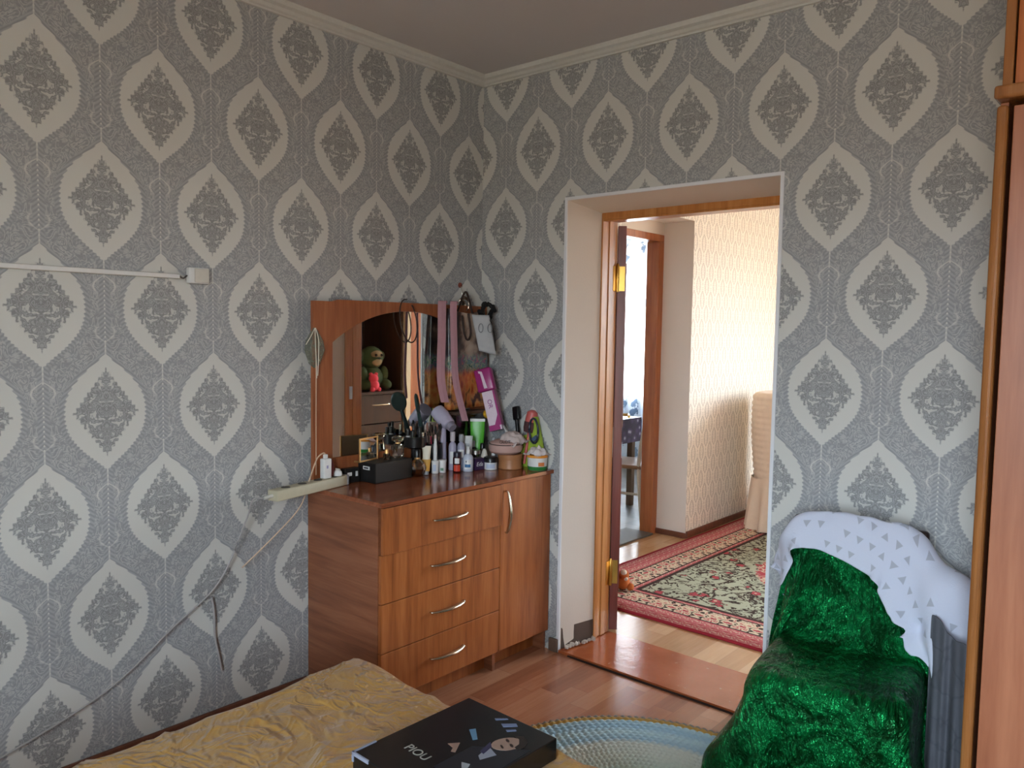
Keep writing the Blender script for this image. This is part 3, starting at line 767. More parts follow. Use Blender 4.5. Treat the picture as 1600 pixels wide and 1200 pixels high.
# ---------------------------------------------------------------- bed with a gold satin spread
MSAT = Mat('gold_satin'); _c = MSAT.noise(MSAT.obj(), 9, 4, .6, 1.2); _c2 = MSAT.noise(MSAT.obj(), 45, 3, .6, .8)
MSAT.col(MSAT.mix(_c, lin(176, 130, 58), lin(206, 162, 88))).set(roughness=.30, specular_ior_level=.8, sheen_weight=.2, metallic=.36)
_w0 = MSAT.noise(MSAT.obj(), 3.2, 3, .6, 1.5); _w1 = MSAT.noise(MSAT.obj(), 8.5, 2, .5, 1.2)
_cr = (.035-(_w0-.5).abs()).step(.035)+(.03-(_w0-.58).abs()).step(.03)*.7+(.04-(_w1-.5).abs()).step(.04)*.3
MSAT.bump(_cr*1.0+_c*.9+_c2*.15, .6, .014)
BX0, BX1, BY0, BY1, BZ = .735, 2.20, -3.55, -1.325, .452
bd = thing('bed', 'low double bed standing beside the wallpapered wall', 'bed', ((BX0+BX1)/2, (BY0+BY1)/2, 0))
bx, by = (BX0+BX1)/2, (BY0+BY1)/2
part('mattress', plain('mattress_ticking', (196, 188, 176), .9), bd, lambda bm: box(bm, BX0+.05-bx, BX1-.05-bx, BY0+.05-by, BY1-.05-by, .22, BZ-.035, .04, 4), True)
part('bed_base', plain('bed_base_wood', (96, 60, 38), .5), bd, lambda bm: box(bm, BX0+.06-bx, BX1-.06-bx, BY0+.06-by, BY1-.06-by, .06, .22, .006))
for sx in (BX0+.12, BX1-.12):
    for sy in (BY0+.12, BY1-.12): part('leg', plain('bed_base_wood', (96, 60, 38), .5), bd, lambda bm: box(bm, sx-.03-bx, sx+.03-bx, sy-.03-by, sy+.03-by, 0, .06))
def ridge(p): return 1-abs(mn.noise(p))*2
def spread(bm):
    def fold(s, lo, hi, drop, r=.035):
        # arclength s -> (position, dz)
        if s < lo+r:
            d = lo+r-s
            if d < r*PI/2: a = d/r; return lo+r-r*math.sin(a), -r*(1-math.cos(a))
            return lo, -r-(d-r*PI/2)
        if s > hi-r:
            d = s-(hi-r)
            if d < r*PI/2: a = d/r; return hi-r+r*math.sin(a), -r*(1-math.cos(a))
            return hi, -r-(d-r*PI/2)
        return s, 0
    D = .36; nx, ny = 150, 190; P = []
    for i in range(nx+1):
        row = []; sx = BX0-D+(BX1-BX0+2*D)*i/nx
        for j in range(ny+1):
            sy = BY0-D+(BY1-BY0+2*D)*(j/ny)**.8
            x, dx = fold(sx, BX0, BX1, D); y, dy = fold(sy, BY0, BY1, D)
            drop = min(-dx-dy, .40) if dx < 0 and dy < 0 else -min(dx, dy)
            p = Vector((sx, sy, 0))
            w = Vector((mn.noise(p*3.1), mn.noise(p*3.1+Vector((9, 2, 0))), 0))*.35
            q = Vector(((sx+sy*.55)*5.0, (sy-sx*.45)*1.8, .3))+w*2.2
            h = .010*max(0, ridge(q))**5+.007*max(0, ridge(q*1.9+Vector((3, 1, 0))))**6+.010*mn.noise(p*2.2)
            if 1.22 < sx < 1.58 and -1.78 < sy < -1.36: h = min(h, .002)
            h += .016*math.exp(-((sx-BX0-.10)**2+(sy-BY1+.09)**2)/.012)
            sidew = .022*math.sin((sx*3.2 if dy < dx else sy*3.2)*9+3*mn.noise(p*2))*min(1, drop/.2)
            z = BZ-drop+(h if drop < .06 else 0)
            if dy < dx: y += math.copysign(sidew+.012*min(1, drop/.1), sy-by)+h*.6
            elif dx < 0: x += math.copysign(sidew+.012*min(1, drop/.1), sx-bx)
            row.append((x-bx, y-by, max(z, .05+.015*mn.noise(p*5))))
        P.append(row)
    gridmesh(bm, P)
bs = ob('bedspread', (lambda b: (spread(b), b)[1])(nb()), MSAT.m, smooth='all', loc=(bx, by, 0))
tag(bs, 'crumpled gold satin bedspread covering the bed', 'bedspread')

# ---------------------------------------------------------------- carton with a printed portrait on the bed
MBK = plain('glossy_black_card', (20, 22, 24), .22)
bxz = BZ+.0045
ct = thing('shirt_box', 'flat black carton printed with a portrait of a man in a suit, on the bed', 'box', (1.40, -1.56, bxz), math.radians(-1.5))
part('carton', MBK, ct, lambda bm: box(bm, -.148, .148, -.185, .185, 0, .052, .002))
part('lid_edge', plain('worn_silver_edge', (148, 156, 176), .3), ct, lambda bm: (box(bm, -.149, -.143, -.187, -.120, .030, .0535), box(bm, -.149, -.09, -.187, -.183, .045, .0535)))
def flat(name, rgb, polys, z=.0535, rough=.3):
    def f(bm):
        for poly in polys: prism(bm, poly, .0515, z)
    part(name, plain('print_%d_%d_%d' % rgb, rgb, rough), ct, f)
def ell(cx, cy, rx, ry, n=20, a=0.0): return [(cx+rx*math.cos(t)*math.cos(a)-ry*math.sin(t)*math.sin(a), cy+rx*math.cos(t)*math.sin(a)+ry*math.sin(t)*math.cos(a)) for t in [2*PI*i/n for i in range(n)]]
# picture: head towards +x/+y corner, text along the near edge
flat('printed_suit', (30, 34, 42), [[(.03, -.10), (.145, -.10), (.14, .10), (.085, .06), (.03, .02)]], .0526)
flat('printed_shirt', (140, 146, 160), [[(.060, .045), (.098, .030), (.085, -.01), (.07, .0)]], .0529)
flat('printed_tie', (56, 54, 84), [[(.048, .062), (.066, .05), (.074, .012), (.06, .016)]], .0531)
flat('printed_face', (158, 132, 118), [ell(.083, .082, .027, .038, 20, -.5)], .0533)
flat('printed_hair', (38, 30, 28), [[(.070, .120), (.088, .134), (.112, .122), (.122, .098), (.118, .078), (.106, .082), (.104, .100), (.090, .116)]], .0536)
flat('printed_eye', (52, 40, 38), [ell(.074, .093, .008, .004, 10, -.5), ell(.096, .083, .008, .004, 10, -.5), ell(.083, .064, .009, .003, 10, -.5)], .0536)
flat('printed_hand', (150, 122, 108), [[(.072, -.085), (.098, -.078), (.118, -.092), (.104, -.118), (.085, -.12)]], .0531)
flat('printed_hand', (150, 122, 108), [[(-.018, -.012), (.0, .010), (.022, -.026), (.012, -.030), (.004, -.016)]], .0531)
flat('printed_cuff', (160, 166, 172), [[(.062, -.045), (.082, -.038), (.094, -.062), (.084, -.066)]], .0532)
flat('printed_panel', (90, 132, 162), [[(-.028, .068), (-.020, .082), (.018, .050), (.012, .040)]], .0529)
flat('printed_bar', (110, 124, 156), [[(-.022, .150), (.0, .172), (.006, .170), (-.014, .146)], [(.008, .142), (.034, .168), (.046, .160), (.022, .134)], [(.036, .128), (.052, .146), (.058, .142), (.044, .124)]], .0529)
text('printed_lettering', 'PIOU', .034, plain('print_cream', (150, 148, 140), .35), ct, facing((-.040, -.086, .0522), (1, -.05, 0), (.05, 1, 0)), .0006, 1.0)

# ---------------------------------------------------------------- draped chair: cloth relaxed over the chair in numpy
def sd_box(P, Mi, h, r):
    q = P @ Mi[:3, :3].T+Mi[:3, 3]; d = np.abs(q)-(np.array(h)-r)
    return np.linalg.norm(np.maximum(d, 0), axis=-1)+np.minimum(d.max(-1), 0)-r
def drape(P, rest, boxes, steps=220, pins=None, thick=.006, ymax=-.012, fric=.8, floor=.012, g=.0009, stiff=7, shear=True):
    """position-based cloth: P (n,m,3) start, rest = spacing along both axes"""
    P = P.copy(); Q_ = P.copy(); n, m, _ = P.shape
    ru, rv = rest
    inv = [(np.array(M_.inverted()), h, r) for M_, h, r in boxes]
    if pins is not None: pv = P[pins].copy()
    def con(a, b, L, k, both=True):
        d = P[b]-P[a]; l = np.linalg.norm(d, axis=-1, keepdims=True)+1e-9; e = (l-L)/l*.5*k
        if not both: e = np.minimum(e, 0)
        c_ = d*e; P[a] += c_; P[b] -= c_
    def sl(ax, o, st): return (slice(o, None, st), slice(None)) if ax == 0 else (slice(None), slice(o, None, st))
    def pairs(ax, gap, off):
        N = n if ax == 0 else m; i = np.arange(off, N-gap, 2*gap)
        i = np.concatenate([i+k for k in range(gap)]); i = i[i+gap < N]
        return ((i, slice(None)), (i+gap, slice(None))) if ax == 0 else ((slice(None), i), (slice(None), i+gap))
    sets = [(pairs(0, 1, 0), ru), (pairs(0, 1, 1), ru), (pairs(1, 1, 0), rv), (pairs(1, 1, 1), rv)]
    bend = [(pairs(0, 2, 0), 2*ru), (pairs(0, 2, 2), 2*ru), (pairs(1, 2, 0), 2*rv), (pairs(1, 2, 2), 2*rv)]
    ld = math.hypot(ru, rv)
    def F(X):
        s_ = np.full(X.shape[:-1], 9.0)
        for Mi, h, r in inv: s_ = np.minimum(s_, sd_box(X, Mi, h, r))
        return s_
    for it in range(steps):
        v = np.clip((P-Q_)*.96, -.008, .008); Q_ = P.copy(); P = P+v; P[..., 2] -= g
        for _ in range(stiff):
            for (a, b), L in sets: con(a, b, L, 1.0)
            for (a, b), L in bend: con(a, b, L, .25, False)
            if shear:
                for i0 in (0, 1):
                    a = (slice(i0, n-1, 2), slice(0, m-1)); b = (slice(i0+1, n, 2), slice(1, m)); con(a, b, ld, .25)
                    a = (slice(i0, n-1, 2), slice(1, m)); b = (slice(i0+1, n, 2), slice(0, m-1)); con(a, b, ld, .25)
        s_ = F(P); k = s_ < thick
        if k.any():
            X = P[k]; e = 1e-4; g0 = s_[k]
            G = np.stack([(F(X+np.eye(3)[a]*e)-g0)/e for a in range(3)], -1); G /= np.linalg.norm(G, axis=-1, keepdims=True)+1e-9
            X2 = X+G*(thick-g0)[:, None]; mv = X2-Q_[k]; nrm = (mv*G).sum(-1, keepdims=True)*G
            P[k] = Q_[k]+nrm+(mv-nrm)*(1-fric)
        P[..., 1] = np.minimum(P[..., 1], ymax); 
        low = P[..., 2] < floor; P[..., 2] = np.maximum(P[..., 2], floor); P[low, :2] = Q_[low, :2]*.7+P[low, :2]*.3
        if pins is not None: P[pins] = pv
    return P
CHA = math.radians(7); CHO = Vector((1.845, -.17, 0))
Mch = Matrix.Translation(CHO) @ Matrix.Rotation(CHA, 4, 'Z')     # local: x across, -y forward, z up
def cl(x, y, z): return tuple(Mch @ Vector((x, y, z)))
SW = .215
ch = thing('chair', 'dark wooden chair hidden under green velvet and white throws', 'chair', CHO, CHA)
MDK2 = plain('dark_chair_wood', (44, 32, 28), .4)
part('seat', MDK2, ch, lambda bm: box(bm, -SW+.022, SW-.022, -.428, -.0, .41, .462, .02, 3), True)
Mbk = Matrix.Translation((0, .005, .66)) @ Matrix.Rotation(math.radians(-7), 4, 'X')
part('backrest', MDK2, ch, lambda bm: box(bm, -SW+.01, SW-.01, -.018, .018, -.20, .20, .012, 3, Mbk), True)
for sx in (-1, 1):
    part('leg', MDK2, ch, lambda bm: tube(bm, [(sx*(SW-.025), -.42, .41), (sx*(SW-.015), -.43, 0)], [.020, .014], 8), True)
    part('leg', MDK2, ch, lambda bm: tube(bm, [(sx*(SW-.03), .03, .80), (sx*(SW-.03), -.01, .45), (sx*(SW-.03), .03, 0)], [.016, .018, .015], 8, 4), True)
seatbox = (Mch @ Matrix.Translation((0, -.225, .24)), (SW, .225, .23), .03)
backbox = (Mch @ Mbk, (SW-.01, .022, .200), .015)
legs_ = [(Mch @ Matrix.Translation((sx*(SW-.02), -.42, .2)), (.022, .022, .2), .01) for sx in (-1, 1)]
wardbox = (Matrix.Translation((2.75, -.31, 1.0)), (.507, .30, 1.0), .005)
# green velvet: from the back top, down over the seat, to the floor in front
def cloth_obj(name, P, mat, label, cat, sub=1, thick=.003):
    c0 = Vector((float(P[..., 0].mean()), float(P[..., 1].mean()), float(P[..., 2].min())))
    bm = nb(); gridmesh(bm, [[tuple(Vector(p)-c0) for p in row] for row in P.tolist()])
    o = ob(name, bm, mat, smooth='all', loc=c0)
    uvl = o.data.uv_layers.new(name='UVMap'); n, m = P.shape[:2]
    for lp in o.data.loops:
        i, j = divmod(lp.vertex_index, m); uvl.data[lp.index].uv = (i/(n-1), j/(m-1))
    md = o.modifiers.new('thickness', 'SOLIDIFY'); md.thickness = thick; md.offset = 1
    if sub: md = o.modifiers.new('smooth', 'SUBSURF'); md.levels = sub; md.render_levels = sub
    return tag(o, label, cat)
rng = np.random.default_rng(5)
du = .0165
pathp = [(-.004, .858), (-.008, .850), (-.055, .51), (-.085, .49), (-.47, .492), (-.50, .472), (-.56, .04)]
pl = np.array(pathp); seg = np.r_[0, np.cumsum(np.linalg.norm(np.diff(pl, axis=0), axis=1))]
nt = int(seg[-1]/du)+1; ts = np.linspace(0, seg[-1], nt)
py = np.interp(ts, seg, pl[:, 0]); pz = np.interp(ts, seg, pl[:, 1])
nw = int(1.10/du)+1; xs = np.linspace(-.57, .53, nw)
P = np.zeros((nw, nt, 3))
for i, x in enumerate(xs):
    over = max(0, abs(x)-SW)
    for j in range(nt):
        P[i, j] = cl(math.copysign(min(abs(x), SW+.01)+over*.55, x), py[j]-over*.05, pz[j]+.012-over*.62)
P[..., 2] = np.maximum(P[..., 2], .03); P += rng.normal(0, .002, P.shape)
pins = np.zeros((nw, nt), bool); pins[np.abs(xs) < SW-.03, 0:2] = True
PG = drape(P, (1.10/(nw-1), seg[-1]/(nt-1)), [seatbox, backbox, wardbox, (Mch @ Matrix.Translation((-SW-.03, -.30, .10)), (.09, .16, .10), .05)]+legs_, 230, pins, .008)
_Mi = np.array(Mch.inverted()); _Mw = np.array(Mch)
_L = PG @ _Mi[:3, :3].T+_Mi[:3, 3]                      # keep the velvet tucked in under the white throw at the right shoulder
_hi = (_L[..., 2] > .54) & (_L[..., 0] > SW-.075); _L[..., 0] = np.where(_hi, np.minimum(_L[..., 0], SW-.075+.012*np.tanh((_L[..., 0]-SW+.075)*8)), _L[..., 0]); _L[..., 1] = np.where(_hi, np.clip(_L[..., 1], -.030, .0), _L[..., 1])
PG = _L @ _Mw[:3, :3].T+_Mw[:3, 3]
MV = Mat('crushed_green_velvet'); _u, _v, _ = MV.xyz(MV.uvw())
_w1 = MV.noise(MV.vec(_u*1.0, _v*1.4), 7, 3, .6, 1.5); _w2 = MV.noise(MV.vec(_u*60.0, _v*34.0), 1.0, 3, .65, 1.2); _w3 = MV.noise(MV.vec(_u*150.0, _v*60.0), 1.0, 2, .6, .8)
_k = (_w1*1.1+_w2*.75-.92).step(.16)
MV.col(MV.mix(_k, lin(5, 74, 34), lin(14, 146, 76))).set(roughness=.31-_k*.05, specular_ior_level=.4, metallic=.74)
MV.bump(_w2*1.3+_w3*.7+_w1*2.4, .9, .016)
cloth_obj('velvet_throw', PG, MV.m, 'crushed green velvet throw draped over the chair back and seat', 'throw')
# white throw over the back
nw2, nl2 = 72, 44; wW, lW = 1.00, .66
P = np.zeros((nw2, nl2, 3))
for i in range(nw2):
    x = -.36+wW*i/(nw2-1)
    fr = .10+.08*max(0, min(1, (x+.22)/.3))+.17*max(0, min(1, (x-.14)/.2))   # front flap grows to the right
    for j in range(nl2):
        s = lW*j/(nl2-1)-fr           # <0 in front of the ridge, >0 behind
        ov = max(0, abs(x)-SW)
        y = -.035-.01 if s < 0 else .06+min(s, .02)
        z = .878-abs(s)*.97
        if abs(s) < .045: z = .885; y = -.042+ (s+.045)*1.1
        P[i, j] = cl(math.copysign(min(abs(x), SW+.01)+ov*.5, x), y-ov*.12, z-ov*.75)
P[..., 2] = np.maximum(P[..., 2], .03); P += rng.normal(0, .001, P.shape)
P[..., 1] = np.minimum(P[..., 1], -.02)
inner = PG.reshape(-1, 3)
pins = np.zeros((nw2, nl2), bool)
for i in range(nw2):
    x = -.36+wW*i/(nw2-1)
    if abs(x) < SW-.02:
        fr = .10+.08*max(0, min(1, (x+.22)/.3))+.17*max(0, min(1, (x-.14)/.2)); j = int(round(fr/lW*(nl2-1))); pins[i, j:j+2] = True
backfat = (Mch @ Mbk, (SW, .034, .222), .02)
bulge = (Mch @ Matrix.Translation((SW+.055, -.02, .50)), (.075, .05, .25), .045)
PW = drape(P, (wW/(nw2-1), lW/(nl2-1)), [seatbox, backfat, wardbox, bulge], 140, pins, .012, -.014)
def lift(PA, PB, gap):
    """push sheet PA clear of sheet PB (outward from the chair)"""
    n, m = PB.shape[:2]; du_ = np.gradient(PB, axis=0); dv_ = np.gradient(PB, axis=1); N = np.cross(du_, dv_); N /= np.linalg.norm(N, axis=-1, keepdims=True)+1e-9
    cc = np.array(cl(0, .02, .35)); N *= np.sign(((PB-cc)*N).sum(-1, keepdims=True))
    B = PB.reshape(-1, 3); N = N.reshape(-1, 3); A = PA.reshape(-1, 3).copy()
    for i0 in range(0, len(A), 400):
        a = A[i0:i0+400]; d = ((a[:, None]-B[None])**2).sum(-1); k = d.argmin(1); near = np.sqrt(d[np.arange(len(a)), k]) < .06
        pen = gap-((a-B[k])*N[k]).sum(-1); mv = np.where(near & (pen > 0) & (pen < .07), pen, 0)
        A[i0:i0+400] = a+N[k]*mv[:, None]
    A = A.reshape(PA.shape)
    for _ in range(2):
        A[1:-1, 1:-1] = A[1:-1, 1:-1]*.5+(A[:-2, 1:-1]+A[2:, 1:-1]+A[1:-1, :-2]+A[1:-1, 2:])*.125
    return A
PW = lift(lift(PW, PG, .022), PG, .014); PW[..., 1] = np.minimum(PW[..., 1], -.012)
MTH2 = Mat('white_triangle_print'); _u, _v, _ = MTH2.xyz(MTH2.uvw())
_a = (_u*24.0); _b = (_v*12.0); _row = _b.floor(); _a2 = _a+hash2(MTH2, _row, 2.0)
_h = hash2(MTH2, _a2.floor(), _row, 4.0); _fx = _a2.frac()-.5; _fy = (_b.frac()-.5)*(1.0-2.0*_h.gt(.5))
_tri = ((.20-(_fy)).min((_fy+.22)-_fx.abs()*1.5)).step(.02)*_h.lt(.72)*(_fy+.22).step(.02)
MTH2.col(MTH2.mix(_tri*.8, lin(196, 201, 218), lin(156, 159, 172))).set(roughness=.85, sheen_weight=.2); MTH2.bump(MTH2.noise(MTH2.obj(), 160, 2), .25, .003)
cloth_obj('white_throw', PW, MTH2.m, 'white throw with grey triangles hung over the chair back', 'throw')
# grey cover hanging down the chair's right side
P = []
for i in range(40):
    t = i/39; row = []
    for j in range(26):
        s = j/25
        f_ = .016*math.sin(t*15+2.2*s)+.010*math.sin(t*27+1.3)
        row.append(cl(SW+.018+(.118+.02*s)*t, -.11-.09*t+f_*(.35+.65*s)-.03*s, .64-.625*s-.06*(1-s)*t+.01*math.sin(t*9)*(1-s)))
    P.append(row)
MGR = Mat('grey_quilted_cloth'); _q, _ = MGR.voro(MGR.obj(), 11, 'DISTANCE_TO_EDGE'); MGR.col(MGR.mix((.03-_q).step(.02)*.35, MGR.mix(MGR.noise(MGR.obj(), 14, 3), lin(74, 76, 84), lin(100, 102, 110)), lin(56, 58, 66))).set(roughness=.9)
MGR.bump(_q*3.0, .15, .006)
cloth_obj('grey_cover', np.array(P), MGR.m, 'dark grey quilted cover hanging down beside the chair to the floor', 'throw', 1, .004)

# ---------------------------------------------------------------- crocheted round rug
RC = (1.46, -.83); RR = .64
MR = Mat('crochet_yarn'); _x, _y, _z = MR.xyz(MR.obj()); _rr = (_x*_x+_y*_y).sqrt(); _nn = MR.noise(MR.obj(), 60, 3); _rd = _rr+(_nn-.5)*.012
MR.col(MR.mix(_nn*.16, MR.ramp(_rd/.70, [(0.0, lin(226, 238, 228)), (.30, lin(204, 228, 222)), (.50, lin(228, 240, 232)), (.62, lin(226, 234, 228)), (.66, lin(174, 208, 226)), (.74, lin(198, 226, 234)), (.80, lin(168, 204, 226)), (.862, lin(186, 216, 226)), (.872, lin(196, 158, 82)), (.897, lin(190, 148, 74)), (.905, lin(150, 146, 140)), (1.0, lin(160, 154, 146))]), lin(110, 130, 140))).set(roughness=.95, specular_ior_level=.1)
bm = nb(); nr, ns = 170, 640; P = []
for i in range(ns):
    a = 2*PI*i/ns; row = []
    for j in range(nr+1):
        r = RR*(.03+.97*j/nr); k = r/.021; fr = k-math.floor(k); ring = math.floor(k)
        nst = max(12, 6*round(2*PI*r/.027/6)) if ring*.021 > .40 else max(12, 6*round(2*PI*r/.018/6))
        nst = int(6*round(2*PI*(ring+.5)*.021/(.026 if ring*.021 > .40 else .018)/6)) or 6
        st = math.sin(a*nst/2*1.0+(ring % 2)*PI/2+fr*1.1)
        hgt = .001+.0125*math.sqrt(max(0, math.sin(fr*PI)))*(.25+.75*abs(st)**.8)
        wave = .010*max(0, mn.noise(Vector((r*math.cos(a)*3.5, r*math.sin(a)*3.5, .5))))*min(1, (RR-r)/.1)
        rim = RR-r; edge = 1+.012*math.sin(a*nst) if j == nr else 1
        row.append((r*edge*math.cos(a), r*edge*math.sin(a), hgt+wave if j < nr else .002))
    P.append(row)
gridmesh(bm, P, True)
ru_ = ob('crochet_rug', bm, MR.m, smooth='all', loc=(RC[0], RC[1], .001)); tag(ru_, 'round crocheted rug in pale blue and cream with an ochre ring', 'rug')

# ---------------------------------------------------------------- wall unit of the living room (seen in the mirror)
MDW = wood('dark_unit_veneer', (46, 26, 16), (62, 36, 22), (78, 48, 30), 'z', .3)
wu = thing('wall_unit', 'dark brown wall unit with an open niche and drawers across the living room', 'wall unit', (3.27, 1.40, 0))
def ul(bm, x0, x1, y0, y1, z0, z1, bev=.002): box(bm, x0-3.27, x1-3.27, y0-1.40, y1-1.40, z0, z1, bev)
for a in ((3.0, 3.54, .76, .78, 0, 2.2), (3.0, 3.54, 2.04, 2.06, 0, 2.2), (3.0, 3.54, 1.50, 1.52, 0, .87)): part('side_panel', MDW, wu, lambda bm: ul(bm, *a))
for a in ((2.97, 3.54, .78, 2.04, .87, .895), (3.0, 3.54, .78, 2.04, 1.72, 1.74), (3.0, 3.54, .78, 2.04, 2.2, 2.22), (3.0, 3.54, .78, 2.04, .05, .07)): part('shelf', MDW, wu, lambda bm: ul(bm, *a))
part('back_panel', MDW, wu, lambda bm: ul(bm, 3.54, 3.55, .78, 2.04, .05, 2.2))
for y0, y1 in ((.79, 1.40), (1.42, 2.03)): part('upper_door', MDW, wu, lambda bm: ul(bm, 2.985, 3.0, y0, y1, 1.745, 2.19))
for z0, z1 in ((.08, .34), (.35, .60), (.61, .865)):
    d_ = part('drawer_front', MDW, wu, lambda bm: ul(bm, 2.985, 3.0, 1.525, 2.035, z0, z1)); zz = (z0+z1)/2+.04
    part('handle', MCH, d_, lambda bm: tube(bm, [(2.985-3.27, 1.68-1.40, zz), (2.965-3.27, 1.70-1.40, zz), (2.965-3.27, 1.86-1.40, zz), (2.985-3.27, 1.88-1.40, zz)], .005, 6, 3), True)
part('side_door', MDW, wu, lambda bm: ul(bm, 2.985, 3.0, .79, 1.495, .08, .865))
ow = thing('living_room_wardrobe', 'orange laminate wardrobe with a cream edge strip next to the dark wall unit', 'wardrobe', (3.27, 2.42, 0))
part('edge_strip', plain('cream_laminate', (222, 198, 160), .4), ow, lambda bm: box(bm, -.30, .26, -.345, -.285, 0, 2.3, .004))
part('carcass', MORANGE, ow, lambda bm: box(bm, -.27, .26, -.285, .36, 0, 2.3, .004)); 
for a, b in ((-.280, -.15), (-.145, .355)): part('door', MORANGE, ow, lambda bm: box(bm, -.292, -.271, a, b, .06, 2.28, .006))
mk = thing('plush_monkey', 'large green and tan plush monkey sitting in the dark wall unit', 'toy', (3.14, 1.80, .896), PI)
MGP = plain('green_plush', (66, 80, 44), .95); MTP = plain('tan_plush', (150, 122, 88), .95); MBE = plain('black_bead', (16, 14, 14), .15)
part('body', MGP, mk, lambda bm: (ball(bm, (0, 0, .11), .12, s=(.85, 1, 1)), [ball(bm, (.07, s*.11, .055), .055, s=(1.3, .9, .9)) for s in (-1, 1)], [ball(bm, (.04, s*.12, .15), .042, s=(.9, 1, 1.7)) for s in (-1, 1)], ball(bm, (.01, 0, .30), .105)), 'all')
for s in (-1, 1): part('ear', MGP, mk, lambda bm: ball(bm, (.0, s*.115, .315), .045, s=(.5, 1, 1)), 'all')
part('face', MTP, mk, lambda bm: (ball(bm, (.075, 0, .27), .052, s=(.8, 1.15, .85)), ball(bm, (.078, 0, .325), .055, s=(.7, 1.25, .8))), 'all')
for s in (-1, 1): part('eye', MBE, mk, lambda bm: ball(bm, (.112, s*.030, .325), .013), 'all')
part('nose', MBE, mk, lambda bm: ball(bm, (.122, 0, .295), .011, s=(.6, 1.2, .8)), 'all')
pk = thing('pink_plush', 'small coral pink plush toy in front of the plush monkey', 'toy', (3.02, 1.735, .896), PI)
part('body', plain('coral_plush', (232, 70, 84), .9), pk, lambda bm: (ball(bm, (0, 0, .055), .052), ball(bm, (0, 0, .115), .043), ball(bm, (.03, .035, .02), .022), ball(bm, (.03, -.035, .02), .022), ball(bm, (0, .03, .155), .016), ball(bm, (0, -.03, .155), .016)), 'all')

# ---------------------------------------------------------------- things on the dresser top
ZT = DT+.0005
FA = math.radians(-48)     # direction in which labels face
def glassmat(name, rgb, rough=.03, tr=.9):
    if name in _cache: return _cache[name]
    G = Mat(name); c_ = lin(rgb); a = G.n('ShaderNodeBsdfTransparent'); b = G.n('ShaderNodeBsdfGlossy'); l = G.n('ShaderNodeLayerWeight'); l.inputs[0].default_value = .35
    a.inputs[0].default_value = tuple(k*tr for k in c_[:3])+(1,); b.inputs['Roughness'].default_value = rough; b.inputs[0].default_value = (.95, .95, .95, 1)
    f_ = V(G.t, l.outputs['Fresnel'])*.9+.12; mx = G.n('ShaderNodeMixShader'); G.link(f_.min(1.0), mx.inputs[0]); G.link(a.outputs[0], mx.inputs[1]); G.link(b.outputs[0], mx.inputs[2]); G.link(mx.outputs[0], G.out.inputs[0])
    _cache[name] = G.m; return G.m
def lab(name, mat, parent, r, z0, z1, a0=-.8, a1=.8, off=.0006, fa=None, sx=1, sy=1):
    f0 = FA if fa is None else fa
    def f(bm):
        P = [[((r+o)*sx*math.cos(f0+a0+(a1-a0)*i/12), (r+o)*sy*math.sin(f0+a0+(a1-a0)*i/12), z) for z in (z0, z1)] for o in (off,) for i in range(13)]
        gridmesh(bm, P)
    return part(name, mat, parent, f, 'all')
def bottle(name, label, cat, xy, prof, mat, capprof=None, capmat=None, labels=(), group=None, seg=20, sx=1, sy=1, z=ZT, rot=None):
    t = thing(name, label, cat, (xy[0], xy[1], z), 0, group, rot)
    part('body', mat, t, lambda bm: lathe(bm, prof, seg, sx=sx, sy=sy), True)
    if capprof: part('cap', capmat, t, lambda bm: lathe(bm, capprof, seg), True)
    for nm, m_, r, a, b, w in labels: lab(nm, m_, t, r, a, b, -w, w, sx=sx, sy=sy)
    return t
WHT = plain('white_plastic', (226, 226, 224), .35); BLK = plain('black_plastic', (18, 18, 20), .3); GRYP = plain('grey_plastic', (150, 152, 156), .4)
LAV = plain('lavender_plastic', (178, 172, 192), .35); REDL = plain('red_label', (206, 66, 42), .4); BLUL = plain('blue_label', (54, 112, 160), .4)
DRED = plain('dark_red_glass', (58, 18, 22), .12); TAN = plain('tan_wood_box', (176, 120, 78), .45); INK = plain('ink_print', (40, 40, 48), .5)
CLR = glassmat('clear_glass', (244, 238, 226)); AMB = glassmat('amber_glass', (206, 160, 96))
# black carton with white sticker, small carton behind
t = thing('black_carton', 'black cardboard gadget box with a white sticker on the dresser', 'box', (.108, -.695, ZT), math.radians(2))
part('carton', plain('matte_black_card', (22, 21, 20), .5), t, lambda bm: box(bm, -.050, .058, -.098, .105, 0, .082, .002))
part('sticker', WHT, t, lambda bm: box(bm, -.018, .022, -.0992, -.0978, .052, .066)); part('sticker_print', INK, t, lambda bm: box(bm, -.012, .014, -.0996, -.0991, .056, .062))
t = thing('small_black_carton', 'small black box with white stickers behind the power strip', 'box', (.066, -.840, ZT), 0.0)
part('carton', plain('matte_black_card', (22, 21, 20), .5), t, lambda bm: box(bm, -.012, .018, -.036, .036, 0, .06, .002)); part('sticker', WHT, t, lambda bm: box(bm, .0178, .0192, -.026, -.004, .03, .044)); part('sticker', WHT, t, lambda bm: box(bm, .0178, .0192, .015, .026, .026, .046))
